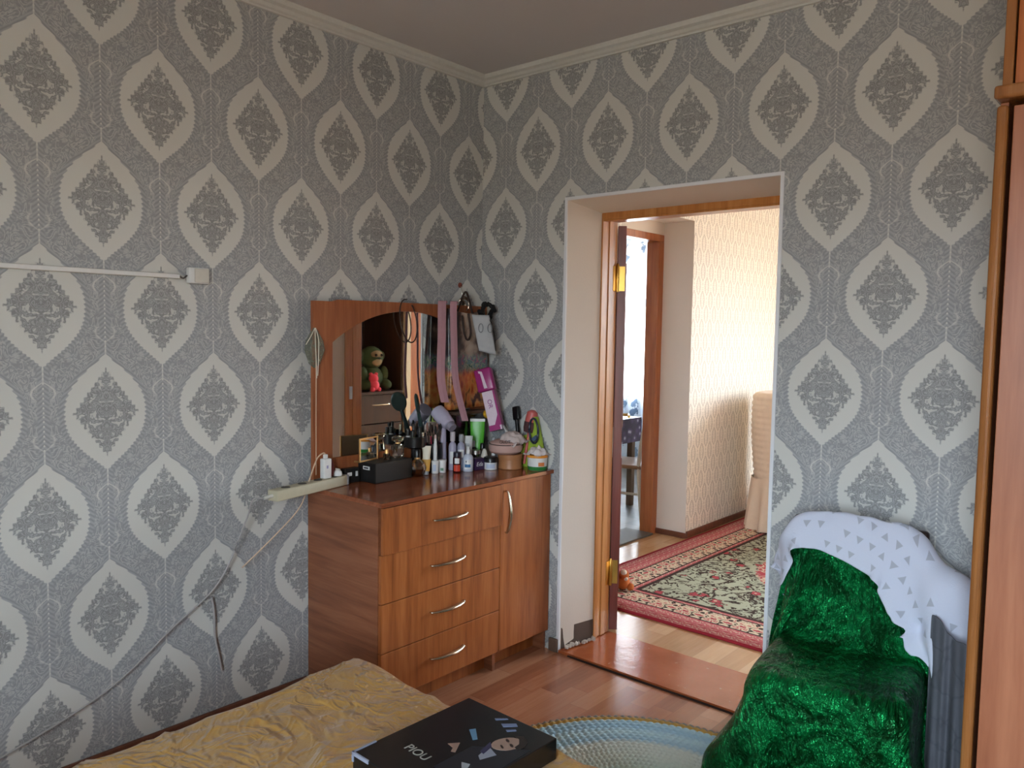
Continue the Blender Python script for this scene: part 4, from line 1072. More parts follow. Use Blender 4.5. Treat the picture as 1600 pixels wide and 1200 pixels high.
# small gilt table mirror leaning behind the carton
gm = thing('gilt_table_mirror', 'small rectangular table mirror in a thin gilt frame behind the black carton', 'mirror', (.084, -.765, ZT+.0825), math.radians(14))
GLT = plain('gilt_metal', (222, 178, 120), .3, .8)
part('frame', GLT, gm, lambda bm: (box(bm, .004, .010, -.062, -.055, 0, .098, .001), box(bm, .004, .010, .055, .062, 0, .098, .001), box(bm, .004, .010, -.055, .055, .091, .098, .001), box(bm, .004, .010, -.055, .055, 0, .007, .001)))
part('mirror_glass', MG.m, gm, lambda bm: box(bm, .005, .008, -.055, .055, .007, .091)); part('backing', plain('brown_card', (120, 92, 66), .8), gm, lambda bm: box(bm, .0025, .0048, -.055, .055, .003, .095)); part('stand', GLT, gm, lambda bm: box(bm, -.020, .004, -.062, -.056, 0, .006))
# crystal perfume bottles
def facets(bm, prof, n): lathe(bm, prof, n)
t = thing('crystal_perfume', 'faceted clear perfume bottle with a flared crystal stopper on the black carton', 'perfume bottle', (.105, -.618, ZT+.0825))
part('body', CLR, t, lambda bm: facets(bm, [(.020, 0), (.026, .006), (.024, .05), (.014, .058), (.010, .062)], 8)); part('stopper', CLR, t, lambda bm: facets(bm, [(.010, .062), (.026, .072), (.028, .084), (.020, .090)], 8))
part('collar', GLT, t, lambda bm: lathe(bm, [(.0115, .059), (.0115, .064)], 12))
t = thing('small_perfume', 'tiny square clear perfume bottle with a ribbed gilt cap', 'perfume bottle', (.118, -.690, ZT+.0825))
part('body', CLR, t, lambda bm: box(bm, -.012, .012, -.012, .012, 0, .026, .003)); part('cap', GLT, t, lambda bm: lathe(bm, [(.008, .026), (.008, .042), (.006, .044)], 12))
t = thing('round_perfume', 'round faceted amber perfume bottle with a black cap', 'perfume bottle', (.158, -.556, ZT))
part('body', CLR, t, lambda bm: facets(bm, [(.016, 0), (.030, .010), (.037, .034), (.030, .058), (.014, .072), (.012, .076)], 7)); part('scent', AMB, t, lambda bm: facets(bm, [(.012, .003), (.026, .012), (.032, .034), (.030, .045)], 7))
part('collar', GLT, t, lambda bm: lathe(bm, [(.013, .075), (.013, .082)], 14)); part('cap', BLK, t, lambda bm: lathe(bm, [(.014, .082), (.014, .112), (.012, .115)], 14), True)
# leaning cream tube with amber foot
t = thing('hand_cream_tube', 'white and amber cosmetic tube leaning beside the amber perfume', 'tube', (.162, -.508, ZT), 0, None, (0, math.radians(-9), math.radians(-49)))
def tubebody(bm, w, h0, h1, d):
    P = []
    for i in range(20):
        a = 2*PI*i/20; P.append([((d*(1-s)+.0015*s)*math.cos(a), (w*(.8+.2*s))*math.sin(a), h0+(h1-h0)*s) for s in (0, .25, .5, .75, 1)])
    gridmesh(bm, P, True)
part('tube_body', plain('amber_gradient', (214, 160, 72), .35), t, lambda bm: tubebody(bm, .019, .016, .07, .014), True); part('tube_top', plain('ivory_plastic', (224, 214, 190), .4), t, lambda bm: tubebody(bm, .0195, .066, .125, .0085), True)
part('cap', GRYP, t, lambda bm: lathe(bm, [(.010, 0), (.012, .002), (.012, .016), (.010, .017)], 14), True)
# toothbrush-like white device and two white cups
for nm, lb, xy in (('white_pot', 'small white ribbed plastic pot holding a tapered white applicator', (.160, -.452)), ('white_lidded_pot', 'small white pot with a lid and a green mark', (.168, -.415))):
    t = thing(nm, lb, 'pot', (xy[0], xy[1], ZT))
    part('body', WHT, t, lambda bm: lathe(bm, [(.014, 0), (.0155, .002), (.0165, .048), (.0165, .052)], 18), True); part('rim', WHT, t, lambda bm: lathe(bm, [(.0178, .047), (.0178, .055), (.016, .057)], 18), True)
    lab('label', plain('pale_print', (186, 196, 216), .5) if nm == 'white_pot' else plain('green_print', (110, 150, 122), .5), t, .0166, .012 if nm == 'white_pot' else .010, .040 if nm == 'white_pot' else .022, -.5, .3)
t = thing('white_applicator', 'tapered white applicator standing upright in the ribbed pot', 'applicator', (.160, -.452, ZT+.0575))
part('handle', WHT, t, lambda bm: lathe(bm, [(.0085, 0), (.0085, .06), (.0055, .085), (.0045, .095)], 14), True); part('tip', plain('pink_tip', (226, 196, 190), .5), t, lambda bm: lathe(bm, [(.0045, .095), (.004, .108), (.002, .112)], 12), True)
# black brush pot with brushes and pencils (bodies stay separate things)
t = thing('brush_pot', 'black cylindrical pot full of make-up brushes and pencils', 'pot', (.118, -.422, ZT)); part('pot', BLK, t, lambda bm: lathe(bm, [(.036, 0), (.038, .003), (.038, .125), (.034, .125), (.034, .01), (0, .01)], 24), True)
random.seed(21)
pc = [(60, 56, 60), (196, 60, 96), (120, 116, 120), (40, 40, 44), (170, 150, 150), (84, 70, 66), (150, 40, 60), (188, 186, 190)]
nmz = ['make-up brush with a dark bristle head', 'lip brush with a pink handle', 'grey eye pencil', 'black mascara wand', 'pale powder brush', 'brown brow pencil', 'dark red lip pencil', 'silver eyeliner pencil']
for k in range(8):
    a = 2*PI*k/8+.3; rr = .022; L_ = random.uniform(.17, .215)
    b = thing('make_up_brush', nmz[k]+' standing in the black pot', 'brush', (.118+rr*.5*math.cos(a), -.422+rr*.5*math.sin(a), ZT+.0115), 0, 'brushes in the black pot', (math.sin(a)*-.10, math.cos(a)*.10, 0))
    hm = plain('brush_handle_%d' % k, pc[k], .35)
    part('handle', hm, b, lambda bm: lathe(bm, [(.0025, 0), (.004, L_*.3), (.003, L_*.72)], 8), True); part('ferrule', MCH, b, lambda bm: lathe(bm, [(.0036, L_*.72), (.0040, L_*.82)], 8), True)
    part('tip', plain('bristle_%d' % (k % 3), [(60, 44, 36), (30, 26, 26), (150, 110, 96)][k % 3], .9), b, lambda bm: lathe(bm, [(.0040, L_*.82), (.0065, L_*.90), (.003, L_)], 8), True)
# black two-tier organiser with lipsticks
t = thing('make_up_organiser', 'black round make-up organiser tray raised on a foot', 'organiser', (.108, -.525, ZT))
part('foot', BLK, t, lambda bm: lathe(bm, [(.030, 0), (.030, .006), (.016, .012), (.016, .115)], 20), True)
part('tray', BLK, t, lambda bm: lathe(bm, [(.030, .112), (.046, .120), (.050, .165), (.047, .165), (.043, .124), (0, .122)], 28), True)
tray_z = ZT+.1235
for k, (dx, dy, rgb, h, r, lb) in enumerate(((.028, .020, (70, 104, 158), .060, .0075, 'blue and silver lipstick tube'), (.022, .034, (196, 40, 92), .055, .0085, 'magenta lipstick tube'), (.034, -.004, (30, 30, 34), .085, .009, 'tall black mascara bottle'),
        (.018, -.028, (96, 116, 72), .070, .011, 'olive nail polish bottle'), (-.004, .030, (150, 150, 156), .080, .008, 'silver lip gloss tube'), (.004, -.010, (60, 60, 66), .095, .0075, 'dark eyeliner tube'), (-.010, -.030, (206, 200, 196), .075, .010, 'clear lip balm tube'))):
    b = thing('cosmetic_tube', lb+' standing in the make-up organiser', 'cosmetics', (.108+dx, -.525+dy, tray_z), 0, 'cosmetics in the organiser')
    part('barrel', plain('cosm_%d' % k, rgb, .25), b, lambda bm: lathe(bm, [(r, 0), (r, h*.6)], 12), True); part('cap', MCH if k in (0, 4) else BLK, b, lambda bm: lathe(bm, [(r*.9, h*.6), (r*.9, h*.98), (r*.7, h)], 12), True)
# hand mirror / brush and hair dryer behind
t = thing('hair_brush', 'dark green oval hairbrush leaning against the mirror', 'hairbrush', (.085, -.452, ZT+.14), 0, None, (math.radians(18), math.radians(-8), math.radians(40)))
part('head', plain('dark_green_plastic', (34, 56, 54), .4), t, lambda bm: lathe(bm, [(0, -.006), (.030, -.005), (.034, 0), (.030, .006), (0, .008)], 24, mat=Matrix.Translation((0, 0, .175)) @ Matrix.Rotation(PI/2, 4, 'Y') @ Matrix.Diagonal((1.35, 1, 1, 1))), True)
part('handle', plain('dark_green_plastic', (34, 56, 54), .4), t, lambda bm: tube(bm, [(0, 0, -.135), (0, 0, .04), (0, 0, .135)], [.009, .010, .008], 10, 3), True)
t = thing('hair_dryer', 'pale lavender hair dryer standing behind the bottles', 'hair dryer', (.116, -.366, ZT), math.radians(35))
part('handle', LAV, t, lambda bm: tube(bm, [(0, 0, .001), (.0, 0, .10), (-.004, 0, .19)], [.020, .017, .02], 12, 4), True)
part('barrel', LAV, t, lambda bm: tube(bm, [(-.030, .020, .262), (-.0, 0, .235), (.035, -.024, .205)], [.033, .036, .027], 16, 4), True)
part('nozzle', plain('grey_nozzle', (136, 132, 146), .4), t, lambda bm: tube(bm, [(.034, -.023, .206), (.052, -.036, .192)], [.023, .020], 14), True)
# bottles behind
spr = [(.016, 0), (.018, .003), (.018, .105), (.015, .118), (.0075, .126), (.0075, .132)]
bottle('lavender_spray_bottle', 'tall lavender spray bottle with a pale nozzle cap', 'bottle', (.152, -.338), spr, LAV, [(.0115, .130), (.0115, .168), (.010, .172)], plain('pale_cap', (196, 188, 190), .4), [('label', WHT, .0185, .03, .085, .6)])
bottle('clear_spray_bottle', 'grey-lilac cosmetic bottle with a square white label', 'bottle', (.186, -.318), spr, plain('lilac_plastic', (158, 158, 178), .3), [(.011, .130), (.011, .158), (.009, .162)], GRYP, [('label', WHT, .0185, .06, .095, .7), ('label', plain('pale_print', (186, 196, 216), .5), .0185, .015, .05, .7)])
bottle('dark_red_bottle', 'dark red bottle with a white neck band and orange-red label', 'bottle', (.205, -.362), [(.0175, 0), (.019, .002), (.019, .062), (.0165, .070)], DRED, [(.0175, .068), (.0175, .086), (.016, .089)], plain('navy_cap', (34, 32, 48), .35), [('label', REDL, .0195, .006, .034, .75), ('neck_label', WHT, .0195, .040, .064, .55)])
t = bottle('dropper_bottle', 'white translucent dropper bottle with a blue label', 'bottle', (.224, -.312), [(.021, 0), (.023, .003), (.023, .060), (.019, .070), (.011, .076), (.009, .078)], plain('milky_plastic', (200, 206, 220), .3), [(.009, .076), (.0085, .094), (.0045, .098), (.0035, .108), (.001, .110)], WHT, [('label', WHT, .0235, .012, .054, .7)])
lab('blue_band', BLUL, t, .0238, .020, .034, -.6, .5); lab('drop_mark', plain('navy_print', (34, 54, 92), .5), t, .0238, .042, .050, -.42, -.25)
t = thing('purple_box', 'small dark purple box with white script lettering', 'box', (.222, -.250, ZT), math.radians(-10)+0)
part('carton', plain('dark_purple', (58, 38, 72), .35), t, lambda bm: box(bm, -.020, .020, -.026, .026, 0, .052, .001)); text('lettering', 'Eda', .026, WHT, t, facing((.0205, -.002, .026), (0, 1, 0), (0, 0, 1)), .0004, 1, .2)
bottle('glass_jar', 'small clear glass jar with a silver lid standing behind the purple box', 'jar', (.185, -.222), [(.018, 0), (.020, .003), (.020, .066)], CLR, [(.021, .064), (.021, .080), (.019, .082)], plain('nickel', (200, 198, 190), .3, 1.0))
bottle('cream_jar', 'white cream jar with a wide black lid', 'jar', (.262, -.205), [(.027, 0), (.029, .002), (.029, .036)], WHT, [(.0315, .034), (.0315, .054), (.029, .057)], BLK, [('label', plain('pale_print', (186, 196, 216), .5), .0295, .008, .028, .7)])
# tube, green tube, dark bottles
t = thing('grey_cosmetic_tube', 'light grey cosmetic tube standing on a black cap', 'tube', (.180, -.272, ZT), math.radians(-49)); part('tube_body', plain('light_grey_tube', (188, 188, 186), .4), t, lambda bm: tubebody(bm, .0235, .03, .15, .016), True); part('cap', BLK, t, lambda bm: lathe(bm, [(.015, 0), (.016, .002), (.016, .03)], 16), True)
part('print', INK, t, lambda bm: [box(bm, .0085, .0092, -.010, .010, z, z+.0022) for z in (.112, .105)])
t = thing('green_cosmetic_tube', 'bright green cosmetic tube standing on its cap at the back', 'tube', (.140, -.165, ZT), math.radians(-49)); part('tube_body', plain('lime_green', (84, 176, 48), .35), t, lambda bm: tubebody(bm, .034, .04, .205, .02), True); part('crimp', WHT, t, lambda bm: box(bm, -.0018, .0018, -.0345, .0345, .203, .216)); part('cap', plain('dark_green_cap', (30, 60, 36), .4), t, lambda bm: lathe(bm, [(.021, 0), (.022, .002), (.022, .04)], 16), True)
for k, (xy, h, lb) in enumerate((((.150, -.205), .115, 'dark glass perfume bottle with a grey cap'), ((.128, -.228), .13, 'black cosmetic bottle behind the glass jar'), ((.185, -.178), .105, 'brown glass bottle behind the cream jar'))):
    bottle('dark_bottle', lb, 'bottle', xy, [(.017, 0), (.018, .003), (.018, h*.72), (.010, h*.8)], plain('dark_glass_%d' % k, [(26, 24, 26), (20, 22, 24), (52, 40, 30)][k], .08), [(.011, h*.78), (.011, h), (.009, h+.003)], [GRYP, BLK, BLK][k], group='dark bottles at the back of the dresser')
t = bottle('lip_balm', 'small white tube with a red band standing behind the cream jar', 'tube', (.228, -.150), [(.008, 0), (.009, .003), (.009, .10)], WHT, [(.0095, .10), (.0095, .135), (.008, .137)], GRYP); lab('red_band', REDL, t, .0092, .065, .098, -1.2, 1.2)
bottle('beige_bottle', 'beige egg-shaped bottle behind the cream jar', 'bottle', (.205, -.185), [(.012, 0), (.017, .006), (.018, .045), (.010, .075), (.006, .085)], plain('beige_plastic', (214, 206, 192), .4))
# wooden box with pouch, cloth, tub
t = thing('round_wooden_box', 'round turned wooden box under the pink pouch', 'box', (.300, -.115, ZT)); part('box_base', TAN, t, lambda bm: lathe(bm, [(.054, 0), (.056, .003), (.053, .02), (.053, .044)], 32), True); part('box_lid', TAN, t, lambda bm: lathe(bm, [(.056, .044), (.057, .047), (.057, .064), (.054, .067)], 32), True)
t = thing('pink_pouch', 'dusty pink oval zip pouch lying on the wooden box', 'pouch', (.285, -.130, ZT+.068), math.radians(10))
PKP = plain('dusty_pink_fabric', (196, 160, 150), .8); 
part('pouch_body', PKP, t, lambda bm: lathe(bm, [(0, 0), (.055, .0), (.074, .012), (.078, .032), (.070, .052), (.045, .062), (0, .064)], 36, sx=1.0, sy=1.02), True); part('zip', plain('dark_zip', (96, 78, 74), .6), t, lambda bm: lathe(bm, [(.0745, .043), (.0768, .045), (.0745, .047)], 36, sx=1.0, sy=1.02), True)
text('lettering', 'GLOT', .018, INK, t, facing((.0535*math.cos(-1.0)+.004, .0535*math.sin(-1.0)-.0155, .060), (.64, .77, .0), (-.25, .2, .95)), .0005, 1.1)
def crumple(bm, w, d, h, seed, n=22, droop=0):
    P = []
    for i in range(n+1):
        row = []
        for j in range(n+1):
            u, v = i/n*2-1, j/n*2-1; p = Vector((u*1.7, v*1.7, seed))
            r2 = min(1, u*u+v*v); z = h*(1-r2)**.7+h*.45*mn.noise(p*1.6)+h*.25*mn.noise(p*4)-droop*max(0, r2-.5)
            row.append((w*u*(1+.15*mn.noise(p*2)), d*v*(1+.15*mn.noise(p*2+Vector((5, 0, 0)))), max(z, .002) if not droop else z))
        P.append(row)
    gridmesh(bm, P)
o = part('folded_cloth', plain('pale_rose_cloth', (206, 190, 186), .9), None, lambda bm: crumple(bm, .062, .060, .030, 3.3, 26, .03), 'all'); o.location = (.305, -.105, ZT+.132); tag(o, 'crumpled pale rose cloth lying over the pink pouch', 'cloth'); md = o.modifiers.new('t', 'SOLIDIFY'); md.thickness = .002
t = thing('food_tub', 'white plastic tub with an orange rim and green base band', 'tub', (.412, -.056, ZT))
part('tub_body', WHT, t, lambda bm: lathe(bm, [(.041, 0), (.043, .002), (.046, .06), (.046, .066), (.043, .066), (.040, .004), (0, .004)], 32), True); part('rim', plain('orange_plastic', (226, 148, 52), .4), t, lambda bm: lathe(bm, [(.0462, .057), (.0485, .058), (.0485, .068), (.046, .069)], 32), True)
part('green_band', plain('grass_green', (52, 132, 62), .4), t, lambda bm: lathe(bm, [(.0418, .0005), (.0437, .0025), (.0447, .018), (.0440, .018)], 32), True); lab('picture', plain('fruit_print', (220, 128, 72), .4), t, .0455, .021, .038, .05, .7)
o = part('tissue', plain('white_tissue', (226, 216, 214), .95), None, lambda bm: crumple(bm, .046, .046, .034, 8.1), 'all'); o.location = (.412, -.058, ZT+.068); tag(o, 'crumpled white tissue sticking out of the plastic tub', 'tissue'); md = o.modifiers.new('t', 'SOLIDIFY'); md.thickness = .001
# combs, mirror ring and bag against the back wall
t = thing('black_hairbrush', 'black paddle hairbrush leaning on the wall', 'hairbrush', (.292, -.048, ZT+.115), 0, None, (math.radians(-8), math.radians(-14), 0)); part('head', BLK, t, lambda bm: box(bm, -.020, .020, -.010, .010, .10, .165, .008, 3), True); part('handle', BLK, t, lambda bm: tube(bm, [(0, 0, -.10), (0, 0, .10)], [.008, .010], 10), True)
t = thing('pink_hairbrush', 'pink and brown round hairbrush leaning beside the black brush', 'hairbrush', (.335, -.040, ZT+.09), 0, None, (math.radians(-6), math.radians(6), 0)); part('head', plain('salmon_plastic', (206, 98, 92), .4), t, lambda bm: lathe(bm, [(.006, .07), (.026, .09), (.028, .13), (.024, .165), (.010, .175)], 20), True); part('bristles', plain('brown_bristles', (84, 50, 52), .9), t, lambda bm: lathe(bm, [(.0265, .072), (.030, .09), (.030, .118), (.029, .12)], 20), True); part('handle', plain('salmon_plastic', (206, 98, 92), .4), t, lambda bm: tube(bm, [(0, 0, -.075), (0, 0, .08)], [.007, .008], 10), True)
t = thing('lime_bag', 'lime green paper bag behind the oval hand mirror', 'bag', (.365, -.030, ZT), 0); part('bag_body', plain('lime_paper', (160, 186, 62), .6), t, lambda bm: (prism(bm, [(-.085, 0), (.045, 0), (.055, .10), (.02, .235), (-.008, .235), (-.03, .15), (-.09, .13)], -.009, .009, Matrix.Rotation(PI/2, 4, 'X'))))
t = thing('blue_headband', 'dark blue oval headband standing against the lime bag', 'headband', (.398, -.064, ZT+.125), 0, None, (math.radians(-6), math.radians(-8), math.radians(5)))
part('band', plain('navy_plastic', (28, 36, 56), .35), t, lambda bm: tube(bm, [(.024*math.cos(a), 0, .050+.056*math.sin(a)) for a in [2*PI*i/32 for i in range(32)]], .0048, 8, closed=True), True)
part('bow', plain('slate_blue_cloth', (62, 86, 116), .7), t, lambda bm: prism(bm, [(-.016, .012), (.0, .002), (.017, .014), (.012, .03), (-.004, .022)], -.002, .002, Matrix.Rotation(PI/2, 4, 'X')))
t = thing('white_tube', 'white cosmetic tube with a red-orange cap lying against the pink pouch', 'tube', (.268, -.085, ZT+.135), 0, None, (0, math.radians(-28), math.radians(30))); part('tube_body', WHT, t, lambda bm: tubebody(bm, .014, 0, .06, .011), True); part('cap', plain('coral_cap', (218, 96, 76), .4), t, lambda bm: lathe(bm, [(.012, -.022), (.0125, 0)], 14), True)
# tall magenta and white carton leaning into the corner
t = thing('magenta_carton', 'tall white and magenta carton with lettering leaning in the corner', 'carton', (.218, -.112, ZT+.165), 0, None, (math.radians(-8), math.radians(-16), math.radians(28)))
MGN = plain('magenta_card', (160, 42, 116), .3); PWH = plain('pinkish_white_card', (226, 206, 220), .35)
part('carton', PWH, t, lambda bm: box(bm, -.030, .030, -.022, .022, .0, .185, .001)); part('side_band', MGN, t, lambda bm: box(bm, .022, .0306, -.0226, .0226, .02, .185)); part('base_band', MGN, t, lambda bm: box(bm, -.0306, .0222, -.0226, .0226, 0, .026)); part('base_flash', MGN, t, lambda bm: prism(bm, [(.0, .026), (.022, .026), (.022, .07)], .0215, .0226, Matrix.Rotation(PI/2, 4, 'X')))
text('lettering', 'OR', .030, plain('violet_print', (150, 70, 140), .4), t, facing((-.002, -.0224, .125), (0, 0, -1), (1, 0, 0)), .0005)
part('top_pack', MGN, t, lambda bm: box(bm, -.046, .036, -.026, .024, .187, .295, .008, 3), True); part('top_flash', PWH, t, lambda bm: (prism(bm, [(-.012, .20), (.004, .20), (-.006, .28), (-.024, .286), (-.024, .276), (-.016, .272)], .0255, .0266, Matrix.Rotation(PI/2, 4, 'X'))))
text('pack_lettering', 'Veet', .020, PWH, t, facing((-.034, -.0264, .238), (0, 0, -1), (1, 0, 0)), .0005) if False else None
t = thing('yellow_ball', 'small yellow ball lodged between the bag and the carton', 'ball', (.150, -.110, ZT+.235)); part('ball', plain('yellow_gloss', (206, 160, 40), .3), t, lambda bm: ball(bm, (0, 0, 0), .021), 'all'); part('cap', plain('gilt_metal', (222, 178, 120), .3, .8), t, lambda bm: lathe(bm, [(.006, .018), (.005, .028)], 8))
t = thing('smoked_plastic_box', 'smoky brown translucent box standing behind the bottles under the bag', 'box', (.085, -.17, ZT), math.radians(0)); part('shell', glassmat('smoked_plastic', (150, 128, 104), .15, .6), t, lambda bm: box(bm, -.03, .02, -.10, .10, 0, .235, .004)); part('lid', plain('brown_lid', (92, 66, 52), .4), t, lambda bm: box(bm, -.032, .022, -.102, .102, .235, .250, .003))

# ---------------------------------------------------------------- things on the wall and hanging from the mirror
MCB = plain('white_cable', (206, 202, 192), .5); MST = plain('yellowed_plastic', (188, 180, 154), .5)
t = thing('cable_conduit', 'thin white cable conduit running along the wallpapered wall', 'conduit', (.001, -1.9, 1.625)); part('channel', MCB, t, lambda bm: box(bm, 0, .012, -.5, .385, 0, .016, .002)); part('cover_strip', WHT, t, lambda bm: box(bm, .012, .014, -.5, .383, .0015, .0145, .0008))
part('loose_wire', plain('grey_wire', (92, 88, 84), .6), t, lambda bm: tube(bm, [(.006, .383, .010), (.014, .395, .002), (.010, .41, .012), (.008, .418, .006)], .003, 6, 4))
t = thing('wall_switch_box', 'small white junction box at the end of the wall conduit', 'junction box', (.001, -1.453, 1.612)); part('housing', WHT, t, lambda bm: box(bm, 0, .026, -.036, .036, 0, .054, .004, 3), True); part('cover', MCB, t, lambda bm: box(bm, .026, .029, -.018, .034, .003, .051, .002)); part('screw', plain('nickel', (200, 198, 190), .3, 1.0), t, lambda bm: lathe(bm, [(.002, 0), (.002, .001)], 8, mat=Matrix.Translation((.029, .028, .006)) @ Matrix.Rotation(PI/2, 4, 'Y')))
ps = thing('power_strip', 'yellowed plastic power strip lying across the dresser edge', 'power strip', (.118, -1.065, ZT), math.radians(12))
part('housing', MST, ps, lambda bm: box(bm, -.026, .026, -.195, .190, 0, .040, .005, 3), True)
for k in range(4): part('socket', plain('socket_dark', (70, 66, 58), .6), ps, lambda bm: lathe(bm, [(.017, .0402), (.017, .0412), (.014, .0412), (.014, .0405)], 16, (0, -.13+k*.085, 0)))
part('end_cap', GRYP, ps, lambda bm: box(bm, -.0265, .0265, .178, .192, -.0, .0405, .003)); part('cable_gland', MCB, ps, lambda bm: tube(bm, [(0, -.19, .02), (-.01, -.225, .016)], [.008, .006], 8))
ch_ = thing('phone_charger', 'white block phone charger plugged into the power strip', 'charger', (.104, -.985, ZT+.041)); part('housing', WHT, ch_, lambda bm: box(bm, -.014, .014, -.018, .018, .0, .078, .004, 3), True); part('plug', WHT, ch_, lambda bm: box(bm, -.006, .006, -.010, .006, .078, .094, .002)); part('mark', plain('pale_violet_print', (150, 150, 190), .5), ch_, lambda bm: box(bm, .0138, .0144, -.006, .002, .040, .052))
part('cord', plain('beige_cord', (206, 178, 150), .5), ch_, lambda bm: tube(bm, [(0, -.002, .092), (.0, -.012, .100), (.004, -.045, .080), (.010, -.085, .0), (.012, -.125, -.09), (-.02, -.20, -.18), (-.07, -.32, -.30)], .0028, 6, 6), True)
o = part('maroon_charm', plain('maroon_knit', (92, 32, 30), .9), None, lambda bm: (lathe(bm, [(.004, 0), (.013, .008), (.015, .04), (.008, .068), (.003, .075)], 12),), True); o.location = (.092, -.955, ZT+.041); tag(o, 'maroon knitted charm standing next to the phone charger', 'charm')
t = thing('round_plug', 'round white plug in the power strip beside the maroon charm', 'plug', (.090, -.918, ZT+.0415)); part('plug_body', WHT, t, lambda bm: lathe(bm, [(.017, 0), (.018, .004), (.016, .016), (.009, .022), (.0, .023)], 18), True); part('grip', MCB, t, lambda bm: box(bm, -.012, .012, -.003, .003, .018, .028, .001))
o = part('strip_cable', plain('grey_white_cable', (170, 166, 164), .5), None, lambda bm: tube(bm, [(0, 0, 0), (-.04, -.015, -.01), (-.10, -.01, -.10), (-.128, -.10, -.31), (-.13, -.27, -.43), (-.13, -.44, -.55), (-.13, -.60, -.62), (-.13, -.85, -.69), (-.13, -1.1, -.72)], .0032, 8, 8), True); o.location = (.155, -1.292, ZT+.016); tag(o, 'white mains cable running from the power strip down along the wall', 'cable')
o = part('loose_cable', plain('grey_white_cable', (170, 166, 164), .5), None, lambda bm: tube(bm, [(0, 0, 0), (.004, .006, -.06), (.0, .010, -.14), (.004, .022, -.22), (.0, .036, -.28)], .004, 8, 6), True); o.location = (.012, -1.412, .49); tag(o, 'short loose grey cable hanging on the wall below the power strip', 'cable')
# hook, trinkets
t = thing('wall_hook', 'small red-brown suction hook on the wall above the bag', 'hook', (.001, -.150, 1.675)); part('disc', plain('redbrown_plastic', (126, 66, 54), .4), t, lambda bm: lathe(bm, [(.013, 0), (.012, .004), (.006, .008), (0, .010)], 16, mat=Matrix.Rotation(PI/2, 4, 'Y')), True); part('hook_wire', plain('nickel', (200, 198, 190), .3, 1.0), t, lambda bm: tube(bm, [(.006, 0, -.002), (.012, 0, -.03), (.014, .002, -.048), (.024, .004, -.052), (.028, .004, -.042)], .0018, 6, 4))
t = thing('bracelet_bunch', 'bunch of silver bracelets hanging from the wall hook', 'bracelets', (.026, -.145, 1.62))
for k in range(4): part('bracelet', plain('tarnished_silver', (150, 132, 118), .25, 1.0), t, lambda bm: tube(bm, [((.010+.004*k)*math.cos(1.2*k)+.020*math.sin(a)*math.cos(.7*k), .008*k-.012+.018*math.sin(a)*math.sin(.7*k+.8), -.034-.008*k+.034*math.cos(a)) for a in [2*PI*i/20 for i in range(20)]], .0035, 6, closed=True), True)
# gift bag with a colourful print
gb = thing('gift_bag', 'colourful printed carrier bag with dark handles hanging over the mirror edge', 'bag', (.085, -.190, 1.10), math.radians(8))
MB = Mat('fantasy_bag_print'); _x, _y, _z = MB.xyz(MB.obj()); _n1 = MB.noise(MB.obj(), 16, 3, .6, 1.0); _n2 = MB.noise(MB.obj(), 34, 2, .6, 1.0); _v1, _vn = MB.voro(MB.vec(_y*1.0, _z*.6, .3), 26, 'F1')
_low = MB.ramp(_n1*.7+_v1*.7, [(.25, lin(64, 26, 24)), (.42, lin(150, 52, 30)), (.58, lin(196, 104, 52)), (.75, lin(206, 140, 76)), (.9, lin(70, 30, 26))])
_mid = MB.ramp(_n2, [(.30, lin(34, 84, 70)), (.42, lin(150, 146, 126)), (.52, lin(60, 110, 116)), (.62, lin(150, 84, 120)), (.7, lin(176, 136, 70))])
_top = MB.ramp(_n1*.5+_v1*.35+_y.abs()*2.2, [(.28, lin(176, 158, 140)), (.50, lin(156, 134, 118)), (.62, lin(96, 74, 64)), (.8, lin(44, 36, 40))])
_hz = _z+(_n1-.5)*.06
MB.col(MB.mix((_hz-.25).step(.02), MB.mix((_hz-.175).step(.02), _low, _mid), _top)).set(roughness=.3)
def bagf(bm):
    P = []
    for i in range(33):
        t_ = i/32; row = []
        for j in range(17):
            s = j/16; y = -.145+.29*t_; z = .005+.455*s
            row.append((.022+.010*math.sin(t_*7+s*4)*(.3+s)+.006*mn.noise(Vector((t_*4, s*5, 1))), y*(1-.06*s), z-.02*math.sin(t_*PI)*s*s))
        P.append(row)
    gridmesh(bm, P)
    P2 = [[(-.012, p[1], p[2]) for p in row] for row in P]; gridmesh(bm, P2)
    for a in (0, -1): gridmesh(bm, [P[a], P2[a]])
    gridmesh(bm, [[r[0] for r in P], [r[0] for r in P2]])
    bmesh.ops.remove_doubles(bm, verts=bm.verts, dist=1e-5)
part('bag_body', MB.m, gb, bagf, 'all')
part('handle', plain('dark_brown_cord', (52, 34, 28), .7), gb, lambda bm: tube(bm, [(.030, -.075, .43), (.044, -.078, .36), (.046, -.062, .325), (.046, -.040, .325), (.044, -.026, .36), (.032, -.030, .44)], .005, 8, 5), True)
part('handle', plain('dark_brown_cord', (52, 34, 28), .7), gb, lambda bm: tube(bm, [(-.01, -.06, .44), (.0, -.03, .52), (-.02, .03, .535), (-.01, .06, .44)], .005, 8, 5), True)
o = part('black_scrunchie', plain('black_fuzz', (16, 15, 16), .95), None, lambda bm: tube(bm, [(.012*math.sin(3*a), .040*math.cos(a)+.006*math.sin(9*a), .030*math.sin(a)+.006*math.cos(11*a)) for a in [2*PI*i/60 for i in range(60)]], .010, 8, closed=True), True); o.location = (.128, -.098, 1.555); tag(o, 'fuzzy black scrunchie hanging above the bag', 'scrunchie')
